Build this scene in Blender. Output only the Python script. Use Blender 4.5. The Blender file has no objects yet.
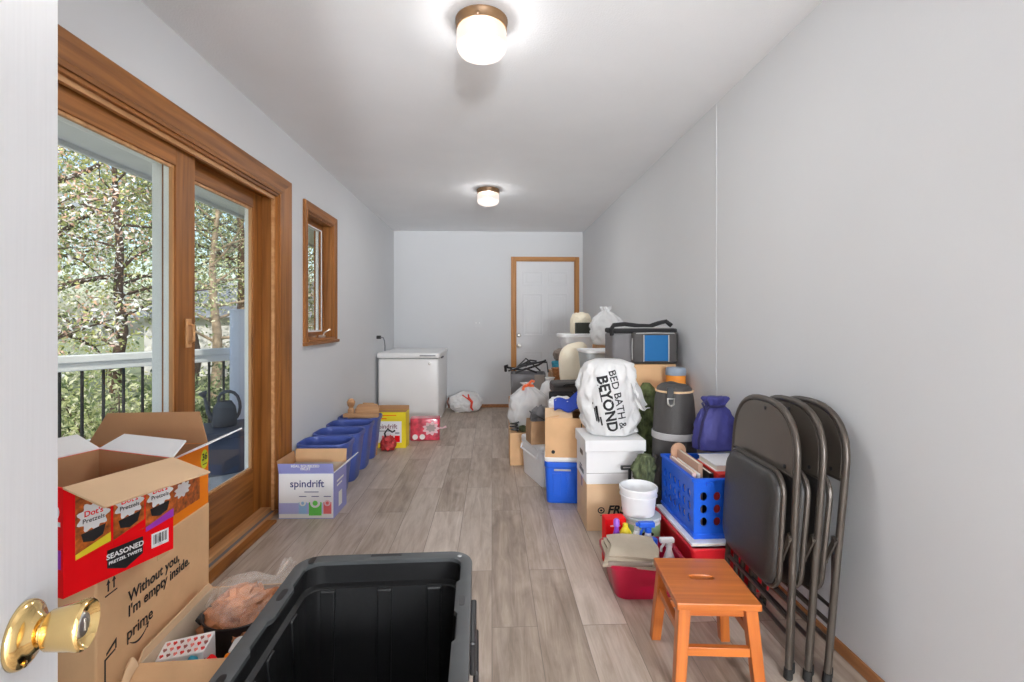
import bpy, bmesh, math, random
from mathutils import Vector, Matrix, noise, Euler
from mathutils.bvhtree import BVHTree
SC = bpy.context.scene
COL = SC.collection
PI = math.pi
R = math.radians

# ------------------------------------------------------------------ materials
def lin(c):
    c = c / 255.0
    return c / 12.92 if c <= .04045 else ((c + .055) / 1.055) ** 2.4
def S(r, g, b, k=1.2):
    return tuple(min(.92, lin(v) * k) for v in (r, g, b)) + (1,)
def nodes(name):
    m = bpy.data.materials.new(name); m.use_nodes = True
    nt = m.node_tree
    return m, nt, nt.nodes['Principled BSDF'], nt.nodes['Material Output']
def N(nt, t, **kw):
    n = nt.nodes.new(t)
    for k, v in kw.items():
        setattr(n, k, v)
    return n
def coord(nt, scale=(1, 1, 1)):
    tc = N(nt, 'ShaderNodeTexCoord'); mp = N(nt, 'ShaderNodeMapping')
    mp.inputs['Scale'].default_value = scale
    nt.links.new(tc.outputs['Object'], mp.inputs['Vector'])
    return mp.outputs['Vector']
def mat(name, col, rough=.5, metal=0, var=.08, vs=6, vsc=(1, 1, 1), bump=0, bs=60, alpha=None, coat=0, spec=None, sheen=0):
    m, nt, b, out = nodes(name)
    b.inputs['Roughness'].default_value = rough
    b.inputs['Metallic'].default_value = metal
    if coat: b.inputs['Coat Weight'].default_value = coat
    if spec is not None: b.inputs['Specular IOR Level'].default_value = spec
    if sheen: b.inputs['Sheen Weight'].default_value = sheen
    v = coord(nt, vsc)
    nz = N(nt, 'ShaderNodeTexNoise'); nz.inputs['Scale'].default_value = vs; nz.inputs['Detail'].default_value = 4
    nt.links.new(v, nz.inputs['Vector'])
    rp = N(nt, 'ShaderNodeValToRGB')
    rp.color_ramp.elements[0].position = .3; rp.color_ramp.elements[1].position = .7
    rp.color_ramp.elements[0].color = tuple(c * (1 - var) for c in col[:3]) + (1,)
    rp.color_ramp.elements[1].color = tuple(min(.95, c * (1 + var)) for c in col[:3]) + (1,)
    nt.links.new(nz.outputs['Fac'], rp.inputs['Fac'])
    nt.links.new(rp.outputs['Color'], b.inputs['Base Color'])
    if bump:
        n2 = N(nt, 'ShaderNodeTexNoise'); n2.inputs['Scale'].default_value = bs; n2.inputs['Detail'].default_value = 3
        nt.links.new(v, n2.inputs['Vector'])
        bp = N(nt, 'ShaderNodeBump'); bp.inputs['Strength'].default_value = bump; bp.inputs['Distance'].default_value = .01
        nt.links.new(n2.outputs['Fac'], bp.inputs['Height'])
        nt.links.new(bp.outputs['Normal'], b.inputs['Normal'])
    if alpha is not None:
        tr = N(nt, 'ShaderNodeBsdfTransparent'); mx = N(nt, 'ShaderNodeMixShader'); mx.inputs[0].default_value = alpha
        nt.links.new(tr.outputs[0], mx.inputs[1]); nt.links.new(b.outputs[0], mx.inputs[2])
        nt.links.new(mx.outputs[0], out.inputs['Surface'])
    return m
def wood(name, c1, c2, axis, rough=.5, freq=30, coat=0):
    m, nt, b, out = nodes(name)
    sc = [freq, freq, freq]; sc['xyz'.index(axis)] = freq * .05
    v = coord(nt, sc)
    nz = N(nt, 'ShaderNodeTexNoise'); nz.inputs['Scale'].default_value = 1; nz.inputs['Detail'].default_value = 6
    nz.inputs['Distortion'].default_value = .6
    nt.links.new(v, nz.inputs['Vector'])
    rp = N(nt, 'ShaderNodeValToRGB')
    rp.color_ramp.elements[0].position = .3; rp.color_ramp.elements[1].position = .72
    rp.color_ramp.elements[0].color = c1; rp.color_ramp.elements[1].color = c2
    nt.links.new(nz.outputs['Fac'], rp.inputs['Fac']); nt.links.new(rp.outputs['Color'], b.inputs['Base Color'])
    b.inputs['Roughness'].default_value = rough; b.inputs['Coat Weight'].default_value = coat
    return m
def glass(name, tint=(.96, .98, .97), refl=.9):
    m, nt, b, out = nodes(name); nt.nodes.remove(b)
    tr = N(nt, 'ShaderNodeBsdfTransparent'); tr.inputs[0].default_value = tint + (1,)
    gl = N(nt, 'ShaderNodeBsdfGlossy'); gl.inputs['Roughness'].default_value = .02; gl.inputs['Color'].default_value = (refl,) * 3 + (1,)
    lw = N(nt, 'ShaderNodeLayerWeight'); lw.inputs['Blend'].default_value = .5
    pw = N(nt, 'ShaderNodeMath', operation='POWER'); pw.inputs[1].default_value = 5; nt.links.new(lw.outputs['Facing'], pw.inputs[0])
    fr = N(nt, 'ShaderNodeMath', operation='MULTIPLY_ADD'); fr.inputs[1].default_value = .5; fr.inputs[2].default_value = .025; nt.links.new(pw.outputs[0], fr.inputs[0])
    mx = N(nt, 'ShaderNodeMixShader')
    nt.links.new(fr.outputs[0], mx.inputs[0]); nt.links.new(tr.outputs[0], mx.inputs[1]); nt.links.new(gl.outputs[0], mx.inputs[2])
    nt.links.new(mx.outputs[0], out.inputs['Surface'])
    return m
def leafmat(name, cols, trans=.35):
    m, nt, b, out = nodes(name); nt.nodes.remove(b)
    g = N(nt, 'ShaderNodeNewGeometry'); rp = N(nt, 'ShaderNodeValToRGB')
    rp.color_ramp.interpolation = 'CONSTANT'
    el = rp.color_ramp.elements
    while len(el) < len(cols): el.new(.5)
    for i, c in enumerate(cols):
        el[i].position = i / len(cols); el[i].color = c
    nt.links.new(g.outputs['Random Per Island'], rp.inputs['Fac'])
    d = N(nt, 'ShaderNodeBsdfDiffuse'); t = N(nt, 'ShaderNodeBsdfTranslucent'); mx = N(nt, 'ShaderNodeMixShader'); mx.inputs[0].default_value = trans
    nt.links.new(rp.outputs[0], d.inputs[0]); nt.links.new(rp.outputs[0], t.inputs[0])
    nt.links.new(d.outputs[0], mx.inputs[1]); nt.links.new(t.outputs[0], mx.inputs[2]); nt.links.new(mx.outputs[0], out.inputs['Surface'])
    return m
def filmmat(name, col, opaq, rough=.25):
    """thin crinkled plastic film: part see-through, part glossy"""
    return mat(name, col, rough, alpha=opaq, bump=.25, bs=25, var=.04)

WALL = mat('painted drywall', (.70, .71, .725, 1), .75, var=.012, vs=2, bump=.04, bs=220)
CEIL = mat('textured ceiling paint', (.90, .91, .925, 1), .85, var=.015, vs=3, bump=.2, bs=150)
DOORW = mat('white door paint', (.74, .745, .76, 1), .45, var=.02, vs=8, vsc=(30, 30, 1), bump=.05, bs=3)
EXTW = mat('white exterior vinyl', (.9, .9, .9, 1), .4, var=.02)
OAK = {a: wood('honey oak ' + a, S(108, 64, 22), S(164, 104, 46), a) for a in 'xyz'}
OAKL = {a: wood('pale sill oak ' + a, S(170, 120, 72), S(205, 158, 110), a, .5) for a in 'xyz'}
DOAK = {a: wood('back door oak ' + a, S(150, 96, 38), S(186, 128, 62), a) for a in 'xyz'}
BASEW = wood('baseboard brown', S(130, 84, 48), S(165, 112, 70), 'y')
BEECH = {a: wood('orange stool wood ' + a, S(158, 80, 28), S(198, 114, 48), a, .35, 22, .3) for a in 'xyz'}
BLKWOOD = wood('rough block wood', S(150, 105, 68), S(200, 160, 118), 'x', .6)
BRASS = mat('polished brass', (.86, .62, .27, 1), .12, 1, var=.05)
NICKEL = mat('satin nickel', (.7, .68, .64, 1), .3, 1)
BRONZE = mat('bronze lamp plate', S(112, 84, 56), .45, .3, var=.15, vs=20)
KRAFT = mat('kraft cardboard', S(206, 166, 124), .85, var=.06, vs=8, bump=.05, bs=120)
KRAFTD = mat('darker kraft cardboard', S(172, 130, 92), .85, var=.07, vs=8, bump=.05, bs=120)
KRAFTP = mat('pale kraft cardboard', S(208, 176, 140), .85, var=.05, vs=8)
KRAFTI = mat('grey brown board lining', S(196, 176, 152), .85, var=.05, vs=12)
TAPE = mat('packing tape', S(205, 170, 125), .2, var=.03, coat=.4)
BLKPL = mat('black tote plastic', (.008, .008, .0085, 1), .42, var=.2, bump=.05, bs=90)
BLKRIM = mat('black rim plastic with painted sheen', (.075, .08, .082, 1), .38, var=.15)  # grey stands in for light reflected off the glossy black rim
BLKINK = mat('black ink', (.012, .012, .014, 1), .6)
GRYINK = mat('grey ink', (.2, .2, .22, 1), .6)
BLACK = mat('black plastic', (.015, .015, .017, 1), .4)
BLKFAB = mat('black fabric', (.02, .02, .022, 1), .85, bump=.2, bs=200)
CHARC = mat('charcoal nylon', S(66, 63, 62), .6, var=.08, bump=.15, bs=150)
GREYFAB = mat('grey nylon', S(112, 110, 112), .8, var=.05, bump=.2, bs=220)
PALEGREY = mat('pale grey webbing', S(165, 163, 162), .8, bump=.2, bs=200)
BLUEBIN = mat('blue bin plastic', S(66, 84, 152), .38, var=.04)
BLUECOOL = mat('blue cooler plastic', S(30, 92, 205), .4, var=.04)
BLUECR = mat('blue crate plastic', S(28, 92, 208), .35, var=.04)
TEALFAB = mat('teal blue panel', S(8, 92, 146), .7, var=.06, bump=.2, bs=200)
PURPLE = mat('blue violet nylon', S(56, 56, 124), .6, var=.1, bump=.15, bs=50)
REDPL = mat('red crate plastic', S(196, 24, 36), .35, var=.05)
MAGENTA = mat('crimson tub plastic', S(160, 12, 48), .3, var=.05)
PINK = mat('hot pink plastic', S(216, 60, 140), .4)
WHITEPL = mat('white plastic', S(232, 232, 232), .35, var=.02)
WHITEAPP = mat('white enamel', S(232, 233, 236), .3, var=.01)
WHITECARD = mat('white file box card', S(232, 233, 238), .7, var=.02)
PRINTW = mat('white printed card', S(238, 236, 246), .5, var=.01)
LAV = mat('lavender print', S(146, 150, 206), .5, var=.02)
NAVYINK = mat('navy ink', S(44, 52, 112), .5)
LIMECAN = mat('lime can print', S(96, 190, 80), .5)
SKYCAN = mat('sky blue can print', S(150, 190, 225), .5)
REDCAN = mat('coral can print', S(232, 110, 112), .5)
YELCARD = mat('yellow printed card', S(240, 206, 30), .5, var=.02)
REDCARD = mat('red printed card', S(232, 6, 18), .5, var=.03, spec=.2)
ORCARD = mat('orange printed card', S(250, 124, 14), .5, var=.03, spec=.2)
PINKPRINT = mat('pink red wrap print', S(206, 60, 82), .3, var=.5, vs=18, coat=.5)
PALEP = mat('pale pink print', S(236, 190, 196), .4)
PRETZ = mat('pretzel photo print', S(168, 84, 26), .5, var=.65, vs=70)
PURPRINT = mat('purple print', S(150, 50, 170), .5)
YELPRINT = mat('yellow print', S(246, 204, 40), .5)
LIMEPR = mat('lime yellow print', S(206, 214, 40), .5)
BREAD = mat('toasted brown bread', S(176, 118, 80), .8, var=.3, vs=18, bump=.3, bs=30)
CLEAR = filmmat('clear plastic bag film', (.95, .88, .82, 1), .17, .10)
WBAG = filmmat('white plastic bag film', S(236, 237, 240), .86, .3)
WBAG2 = filmmat('thin white bag film', S(234, 236, 240), .66, .25)
CREAM = mat('cream cotton', S(226, 216, 194), .9, var=.04, bump=.25, bs=90)
BEIGE = mat('grey beige fabric', S(168, 156, 138), .9, var=.08, bump=.3, bs=120)
TAUPE = mat('taupe fabric', S(132, 118, 108), .9, var=.1, bump=.3, bs=90)
TEALCL = mat('teal cloth', S(50, 130, 152), .9, var=.15, vs=15, bump=.3, bs=90)
WHCLOTH = mat('white cloth', S(232, 232, 232), .9, var=.03, bump=.3, bs=80)
BLCLOTH = mat('royal blue cloth', S(40, 66, 158), .85, var=.08, bump=.3, bs=80)
CAMO = mat('camouflage fabric', S(84, 92, 64), .9, var=.6, vs=22, bump=.3, bs=80)
ORANGE = mat('orange nylon', S(238, 140, 50), .6, var=.04, bump=.15, bs=60)
BLUEGREY = mat('blue grey nylon', S(140, 152, 166), .7, var=.05)
CLEARPL = mat('frosted clear tub plastic', S(206, 212, 214), .3, var=.02, alpha=.6)
CHAIRM = mat('bronze grey painted steel', S(76, 69, 63), .32, .35, var=.06)
CHAIRP = mat('bronze grey sheet steel', S(88, 81, 74), .34, .3, var=.05)
VINYL = mat('black padded vinyl', (.034, .031, .029, 1), .42, var=.08, bump=.08, bs=140)
RUBBER = mat('black rubber', (.015, .015, .015, 1), .7)
GREENLB = mat('green tub label', S(156, 196, 146), .5)
GLASSM = glass('window glass')
WICKER = mat('brown wicker', S(150, 100, 60), .8, var=.35, vs=60, bump=.5, bs=70)
PAPER = mat('book paper', S(228, 222, 208), .8, var=.05)
REDTIE = mat('red drawstring', S(214, 70, 50), .6)
DECK = mat('grey deck boards', S(176, 176, 178), .8, var=.08, vs=4, vsc=(1, 8, 1))
SOFF = mat('painted soffit boards', S(205, 205, 206), .8, var=.03)
RAILW = mat('white rail paint', (.82, .82, .82, 1), .5)
STONE = mat('pale grey block', S(168, 172, 180), .85, var=.15, vs=8, bump=.4, bs=20)
CANGREY = mat('dark watering can plastic', S(72, 76, 86), .5)
DKBOX = mat('slate deck box plastic', S(62, 70, 88), .55)
LTCAB = mat('pale blue grey cover', S(188, 194, 210), .7, var=.03)
BARK = mat('dark bark', S(78, 62, 52), .9, var=.3, vs=12, bump=.5, bs=20)
BARKL = mat('pale bark', S(150, 132, 112), .9, var=.3, vs=12, bump=.4, bs=20)
GRASSM = mat('lawn', S(122, 126, 92), .9, var=.35, vs=2)

# ------------------------------------------------------------------ mesh tools
def T(x=0, y=0, z=0, rz=0, rx=0, ry=0):
    return Matrix.Translation((x, y, z)) @ Euler((rx, ry, rz)).to_matrix().to_4x4()
I4 = Matrix.Identity(4)
def box(bm, lo, hi, M=I4):
    x0, y0, z0 = lo; x1, y1, z1 = hi
    v = [bm.verts.new(M @ Vector(p)) for p in ((x0, y0, z0), (x1, y0, z0), (x1, y1, z0), (x0, y1, z0), (x0, y0, z1), (x1, y0, z1), (x1, y1, z1), (x0, y1, z1))]
    for f in ((3, 2, 1, 0), (4, 5, 6, 7), (0, 1, 5, 4), (1, 2, 6, 5), (2, 3, 7, 6), (3, 0, 4, 7)):
        bm.faces.new([v[i] for i in f])
def prism(bm, bot, top, M=I4):
    """two loops of equal length joined and capped"""
    loft(bm, [bot, top], True, True, M)
def loft(bm, loops, cap0=True, cap1=True, M=I4, closed=True, wrap=False):
    rows = [[bm.verts.new(M @ Vector(p)) for p in L] for L in loops]
    n = len(rows[0])
    pairs = list(zip(rows, rows[1:])) + ([(rows[-1], rows[0])] if wrap else [])
    for a, b in pairs:
        for i in range(n if closed else n - 1):
            j = (i + 1) % n
            bm.faces.new((a[i], a[j], b[j], b[i]))
    if cap0: bm.faces.new(rows[0][::-1])
    if cap1: bm.faces.new(rows[-1])
    return rows
def tube(bm, pts, r, n=8, closed=False, M=I4):
    pts = [Vector(p) for p in pts]
    rs = r if isinstance(r, (list, tuple)) else [r] * len(pts)
    m = len(pts); up = None; loops = []
    for i, p in enumerate(pts):
        a = pts[i - 1] if (i > 0 or closed) else p
        b = pts[(i + 1) % m] if (i < m - 1 or closed) else p
        t = (b - a).normalized()
        if up is None:
            up = t.cross(Vector((0, 0, 1)) if abs(t.z) < .9 else Vector((1, 0, 0))).normalized()
        up = (up - t * up.dot(t)).normalized(); w = t.cross(up)
        loops.append([p + (up * math.cos(2 * PI * k / n) + w * math.sin(2 * PI * k / n)) * rs[i] for k in range(n)])
    loft(bm, loops, not closed, not closed, M, wrap=closed)
def lathe(bm, prof, n=32, M=I4, cap0=True, cap1=True):
    """profile [(r, z)]"""
    loops = [[(max(r, 1e-4) * math.cos(2 * PI * k / n), max(r, 1e-4) * math.sin(2 * PI * k / n), z) for k in range(n)] for r, z in prof]
    loft(bm, loops, cap0, cap1, M)
def rrect(w, d, r, z, n=5, cx=0, cy=0):
    r = min(r, w / 2 - 1e-4, d / 2 - 1e-4); out = []
    for sx, sy, a0 in ((1, 1, 0), (-1, 1, PI / 2), (-1, -1, PI), (1, -1, 1.5 * PI)):
        for k in range(n + 1):
            a = a0 + PI / 2 * k / n
            out.append((cx + sx * (w / 2 - r) + r * math.cos(a), cy + sy * (d / 2 - r) + r * math.sin(a), z))
    return out
def rbox(bm, w, d, h, r, z0=0, M=I4, e=None):
    """box with rounded corners and softened top/bottom edges, base centred"""
    e = e if e is not None else r * .5
    L = []
    for k in range(4):
        a = PI / 2 * k / 3
        L.append(rrect(w - 2 * e * (1 - math.sin(a)), d - 2 * e * (1 - math.sin(a)), r, z0 + e * (1 - math.cos(a))))
    for k in range(4):
        a = PI / 2 * k / 3
        L.append(rrect(w - 2 * e * (1 - math.cos(a)), d - 2 * e * (1 - math.cos(a)), r, z0 + h - e * (1 - math.sin(a))))
    loft(bm, L, True, True, M)
def tub(bm, w0, d0, w1, d1, h, r, t=.004, floor=.006, M=I4, n=6):
    """open tapered tub with rounded corners"""
    L = [rrect(w0 - .01, d0 - .01, r * .9, 0, n), rrect(w0, d0, r, .008, n), rrect(w1, d1, r, h, n),
         rrect(w1 - 2 * t, d1 - 2 * t, r - t, h, n), rrect(w0 - 2 * t, d0 - 2 * t, r - t, floor, n)]
    loft(bm, L, True, True, M)
def ring(bm, outer, inner, z0, z1, M=I4):
    n = len(outer)
    L = [[(x, y, z0) for x, y in inner], [(x, y, z0) for x, y in outer], [(x, y, z1) for x, y in outer], [(x, y, z1) for x, y in inner]]
    loft(bm, L, False, False, M, wrap=True)
def holeplate(bm, w, h, t, nx, nz, rx, rz, M=I4, seg=12, solid=0):
    """plate in XZ with a grid of holes; y from 0 to t"""
    cw, ch = w / nx, h / nz
    R4 = M @ Matrix(((1, 0, 0, 0), (0, 0, -1, t), (0, 1, 0, 0), (0, 0, 0, 1)))
    for i in range(nx):
        for j in range(nz):
            cx, cz = -w / 2 + (i + .5) * cw, -h / 2 + (j + .5) * ch
            o, inn = [], []
            for k in range(seg * 2):
                a = 2 * PI * k / (seg * 2)
                c, s = math.cos(a), math.sin(a); q = max(abs(c), abs(s))
                o.append((cx + c / q * cw / 2, cz + s / q * ch / 2)); inn.append((cx + c * rx, cz + s * rz))
            ring(bm, o, inn, 0, t, R4)
def blob(bm, rx, ry, rz, amp=.1, f=3, seed=0, flat=-1., sub=4, sq=1., M=I4, crease=0):
    """lumpy rounded mass, base at z=0"""
    t = bmesh.new(); bmesh.ops.create_icosphere(t, subdivisions=sub, radius=1)
    off = Vector((seed * 7.3, seed * 3.1, seed * 1.7))
    for v in t.verts:
        p = v.co.copy()
        if sq != 1:
            p = Vector([math.copysign(abs(c) ** sq, c) for c in p])
        d = 1 + amp * (noise.noise(v.co * f + off) + .5 * noise.noise(v.co * f * 2.3 + off))
        if crease: d -= crease * (1 - min(1, abs(noise.noise(v.co * f * 1.5 + off * 2)) * 5))
        p *= d
        p.z = max(p.z, flat)
        v.co = Vector((p.x * rx, p.y * ry, (p.z - flat) * rz))
    add(bm, t, M)
def add(bm, t, M=I4):
    me = bpy.data.meshes.new('tmp'); t.to_mesh(me); t.free(); me.transform(M); bm.from_mesh(me); bpy.data.meshes.remove(me)
def bagmesh(bm, prof, sx=1, sy=1, pleats=9, pamp=.08, namp=.05, nf=5, seed=0, n=72, M=I4, bend=(0, 0)):
    """gathered bag: profile [(r, z, pleat weight)] with pleats, wrinkles and a sideways bend"""
    P = []
    for (r0, z0, w0), (r1, z1, w1) in zip(prof, prof[1:]):
        for k in range(4):
            u = k / 4; P.append((r0 + (r1 - r0) * u, z0 + (z1 - z0) * u, w0 + (w1 - w0) * u))
    P.append(prof[-1]); L = []; zt = prof[-1][1] or 1
    off = Vector((seed * 5.1, seed * 2.3, 0))
    for r, z, w in P:
        row = []
        for k in range(n):
            a = 2 * PI * k / n
            q = 1 + pamp * w * math.sin(pleats * a + 2.1 * math.sin(a * 2 + seed))
            p = Vector((math.cos(a), math.sin(a), z / max(zt, .01) * 2))
            q += namp * (noise.noise(p * nf + off) + .6 * noise.noise(p * nf * 2.2 + off)) * min(1, r * 20)
            u = (z / zt) ** 2
            row.append((r * sx * q * math.cos(a) + bend[0] * u, r * sy * q * math.sin(a) + bend[1] * u, z))
        L.append(row)
    loft(bm, L, True, True, M)
def sheet(bm, fn, nu, nv, t=.002, M=I4):
    """thick draped sheet from fn(u,v)"""
    g = [[Vector(fn(i / nu, j / nv)) for j in range(nv + 1)] for i in range(nu + 1)]
    def nrm(i, j):
        a = g[min(i + 1, nu)][j] - g[max(i - 1, 0)][j]; b = g[i][min(j + 1, nv)] - g[i][max(j - 1, 0)]
        return a.cross(b).normalized()
    top = [[bm.verts.new(M @ (g[i][j] + nrm(i, j) * t / 2)) for j in range(nv + 1)] for i in range(nu + 1)]
    bot = [[bm.verts.new(M @ (g[i][j] - nrm(i, j) * t / 2)) for j in range(nv + 1)] for i in range(nu + 1)]
    for i in range(nu):
        for j in range(nv):
            bm.faces.new((top[i][j], top[i + 1][j], top[i + 1][j + 1], top[i][j + 1]))
            bm.faces.new((bot[i][j + 1], bot[i + 1][j + 1], bot[i + 1][j], bot[i][j]))
    for i in range(nu):
        bm.faces.new((top[i][0], bot[i][0], bot[i + 1][0], top[i + 1][0])); bm.faces.new((top[i + 1][nv], bot[i + 1][nv], bot[i][nv], top[i][nv]))
    for j in range(nv):
        bm.faces.new((top[0][j + 1], bot[0][j + 1], bot[0][j], top[0][j])); bm.faces.new((top[nu][j], bot[nu][j], bot[nu][j + 1], top[nu][j + 1]))

def obj(name, bm, m, parent=None, smooth=False, bevel=0, label=None, kind=None, seg=2, sub=0):
    bmesh.ops.recalc_face_normals(bm, faces=bm.faces)
    me = bpy.data.meshes.new(name); bm.to_mesh(me); bm.free()
    o = bpy.data.objects.new(name, me); COL.objects.link(o)
    me.materials.append(m)
    if smooth:
        me.shade_smooth()
        if smooth != 'all': me.set_sharp_from_angle(angle=R(38))
    if bevel:
        b = o.modifiers.new('b', 'BEVEL'); b.width = bevel; b.segments = seg; b.limit_method = 'ANGLE'; b.angle_limit = R(50)
    if sub:
        s = o.modifiers.new('s', 'SUBSURF'); s.levels = sub; s.render_levels = sub
    if parent: o.parent = parent
    if label: o['label'] = label
    if kind: o['kind'] = kind
    return o
def tag(o, label, cat, group=None, kind=None):
    o['label'] = label; o['category'] = cat
    if group: o['group'] = group
    if kind: o['kind'] = kind
    return o
def thing(name, label, cat, loc=(0, 0, 0), rz=0, group=None, rx=0, ry=0):
    o = bpy.data.objects.new(name, None); COL.objects.link(o); o.empty_display_size = .05
    o.location = loc; o.rotation_euler = (rx, ry, rz)
    return tag(o, label, cat, group)
def struct(name, bm, m, parent=None, **k):
    return obj(name, bm, m, parent, kind='structure' if parent is None else None, **k)
def sempty(name, loc=(0, 0, 0), rz=0):
    o = bpy.data.objects.new(name, None); COL.objects.link(o); o.location = loc; o.rotation_euler = (0, 0, rz); o['kind'] = 'structure'
    return o
def place(o, loc, rz=0, rx=0, ry=0):
    o.location = loc; o.rotation_euler = (rx, ry, rz); return o
def dup(root, loc, label, rot=None):
    def cp(o, parent):
        c = o.copy(); COL.objects.link(c)
        if parent: c.parent = parent
        for ch in [q for q in kids if q.parent == o]: cp(ch, c)
        return c
    kids = list(COL.objects)
    c = cp(root, None); c.location = loc; c['label'] = label
    if rot: c.rotation_euler = rot
    return c
def B(*boxes):
    bm = bmesh.new()
    for lo, hi in boxes: box(bm, lo, hi)
    return bm
def FM(o, right, up):
    r = Vector(right).normalized(); u = Vector(up).normalized(); n = r.cross(u)
    return Matrix(((r.x, u.x, n.x, o[0]), (r.y, u.y, n.y, o[1]), (r.z, u.z, n.z, o[2]), (0, 0, 0, 1)))
def textmesh(body, size, bold=0, align='CENTER', sx=1, shear=0, space=1):
    cu = bpy.data.curves.new('lettering', 'FONT'); cu.body = body; cu.size = size; cu.offset = bold; cu.align_x = align; cu.align_y = 'CENTER'
    cu.shear = shear; cu.space_character = space; cu.resolution_u = 3; cu.space_line = .85
    o = bpy.data.objects.new('lettering', cu); COL.objects.link(o)
    dg = bpy.context.evaluated_depsgraph_get(); me = bpy.data.meshes.new_from_object(o.evaluated_get(dg))
    bpy.data.objects.remove(o); bpy.data.curves.remove(cu)
    if sx != 1: me.transform(Matrix.Diagonal((sx, 1, 1, 1)))
    return me
def text(body, size, M, m, parent, lift=.0008, name='lettering', **k):
    me = textmesh(body, size, **k)
    me.transform(M @ Matrix.Translation((0, 0, lift))); me.materials.clear(); me.materials.append(m); me.name = name
    o = bpy.data.objects.new(name, me); COL.objects.link(o); o.parent = parent
    return o
def decal(name, pts, M, m, parent, t=.0006, lift=0):
    """flat printed patch, thin but solid"""
    bm = bmesh.new(); loft(bm, [[(x, y, lift) for x, y in pts], [(x, y, lift + t) for x, y in pts]], True, True, M)
    return obj(name, bm, m, parent)
def rect(x0, y0, x1, y1): return [(x0, y0), (x1, y0), (x1, y1), (x0, y1)]
def ell(cx, cy, rx, ry, n=20): return [(cx + rx * math.cos(2 * PI * k / n), cy + ry * math.sin(2 * PI * k / n)) for k in range(n)]
def star(cx, cy, rx, ry, n=9, w=.16): return [(cx + rx * (1 + w * math.cos(n * a)) * math.cos(a), cy + ry * (1 + w * math.cos(n * a)) * math.sin(a)) for a in [2 * PI * k / 54 for k in range(54)]]

def carton(name, label, w, d, h, loc, rz=0, m=None, mi=None, open_=False, flaps=(), cat='box', tape=True, group=None, t=.004, flapm=None):
    """cardboard box, base centred; flaps = [(side, length, angle from upright outward in degrees, (a,b) span fractions)]"""
    m = m or KRAFT
    o = thing(name, label, cat, loc, rz, group)
    if open_:
        bm = bmesh.new()
        ring(bm, [(-w/2, -d/2), (w/2, -d/2), (w/2, d/2), (-w/2, d/2)], [(-w/2+t, -d/2+t), (w/2-t, -d/2+t), (w/2-t, d/2-t), (-w/2+t, d/2-t)], 0, h)
        box(bm, (-w/2+t, -d/2+t, 0), (w/2-t, d/2-t, t))
        obj('body', bm, m, o)
        if mi:
            bm = bmesh.new(); e = .0012
            ring(bm, [(-w/2+t, -d/2+t), (w/2-t, -d/2+t), (w/2-t, d/2-t), (-w/2+t, d/2-t)], [(-w/2+t+e, -d/2+t+e), (w/2-t-e, -d/2+t+e), (w/2-t-e, d/2-t-e), (-w/2+t+e, d/2-t-e)], t, h - .0005)
            obj('lining', bm, mi, o)
    else:
        obj('body', B(((-w/2, -d/2, 0), (w/2, d/2, h))), m, o, bevel=.004)
        if tape:
            b = bmesh.new(); box(b, (-w/2-.0006, -.025, h-.06), (w/2+.0006, .025, h+.0008)); obj('tape', b, TAPE, o)
    for f in flaps:
        side, ln, ang = f[:3]; sp = f[3] if len(f) > 3 else (0, 1)
        a = R(ang); ext = w if side in 'fb' else d
        x0, x1 = -ext/2 + ext*sp[0], -ext/2 + ext*sp[1]
        rot = {'f': 0, 'r': PI/2, 'b': PI, 'l': -PI/2}[side]
        off = d/2 if side in 'fb' else w/2
        Mf = Matrix.Rotation(rot, 4, 'Z') @ T(0, -off + t/2, h, rx=a)
        ins = f[4] if len(f) > 4 else .012
        bm = bmesh.new(); prism(bm, [(x0, -t/2, 0), (x1, -t/2, 0), (x1, t/2, 0), (x0, t/2, 0)], [(x0+ins, -t/2, ln), (x1-ins, -t/2, ln), (x1-ins, t/2, ln), (x0+ins, t/2, ln)], Mf)
        obj('flap', bm, (f[5] if len(f) > 5 else None) or flapm or m, o)
    return o

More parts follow.
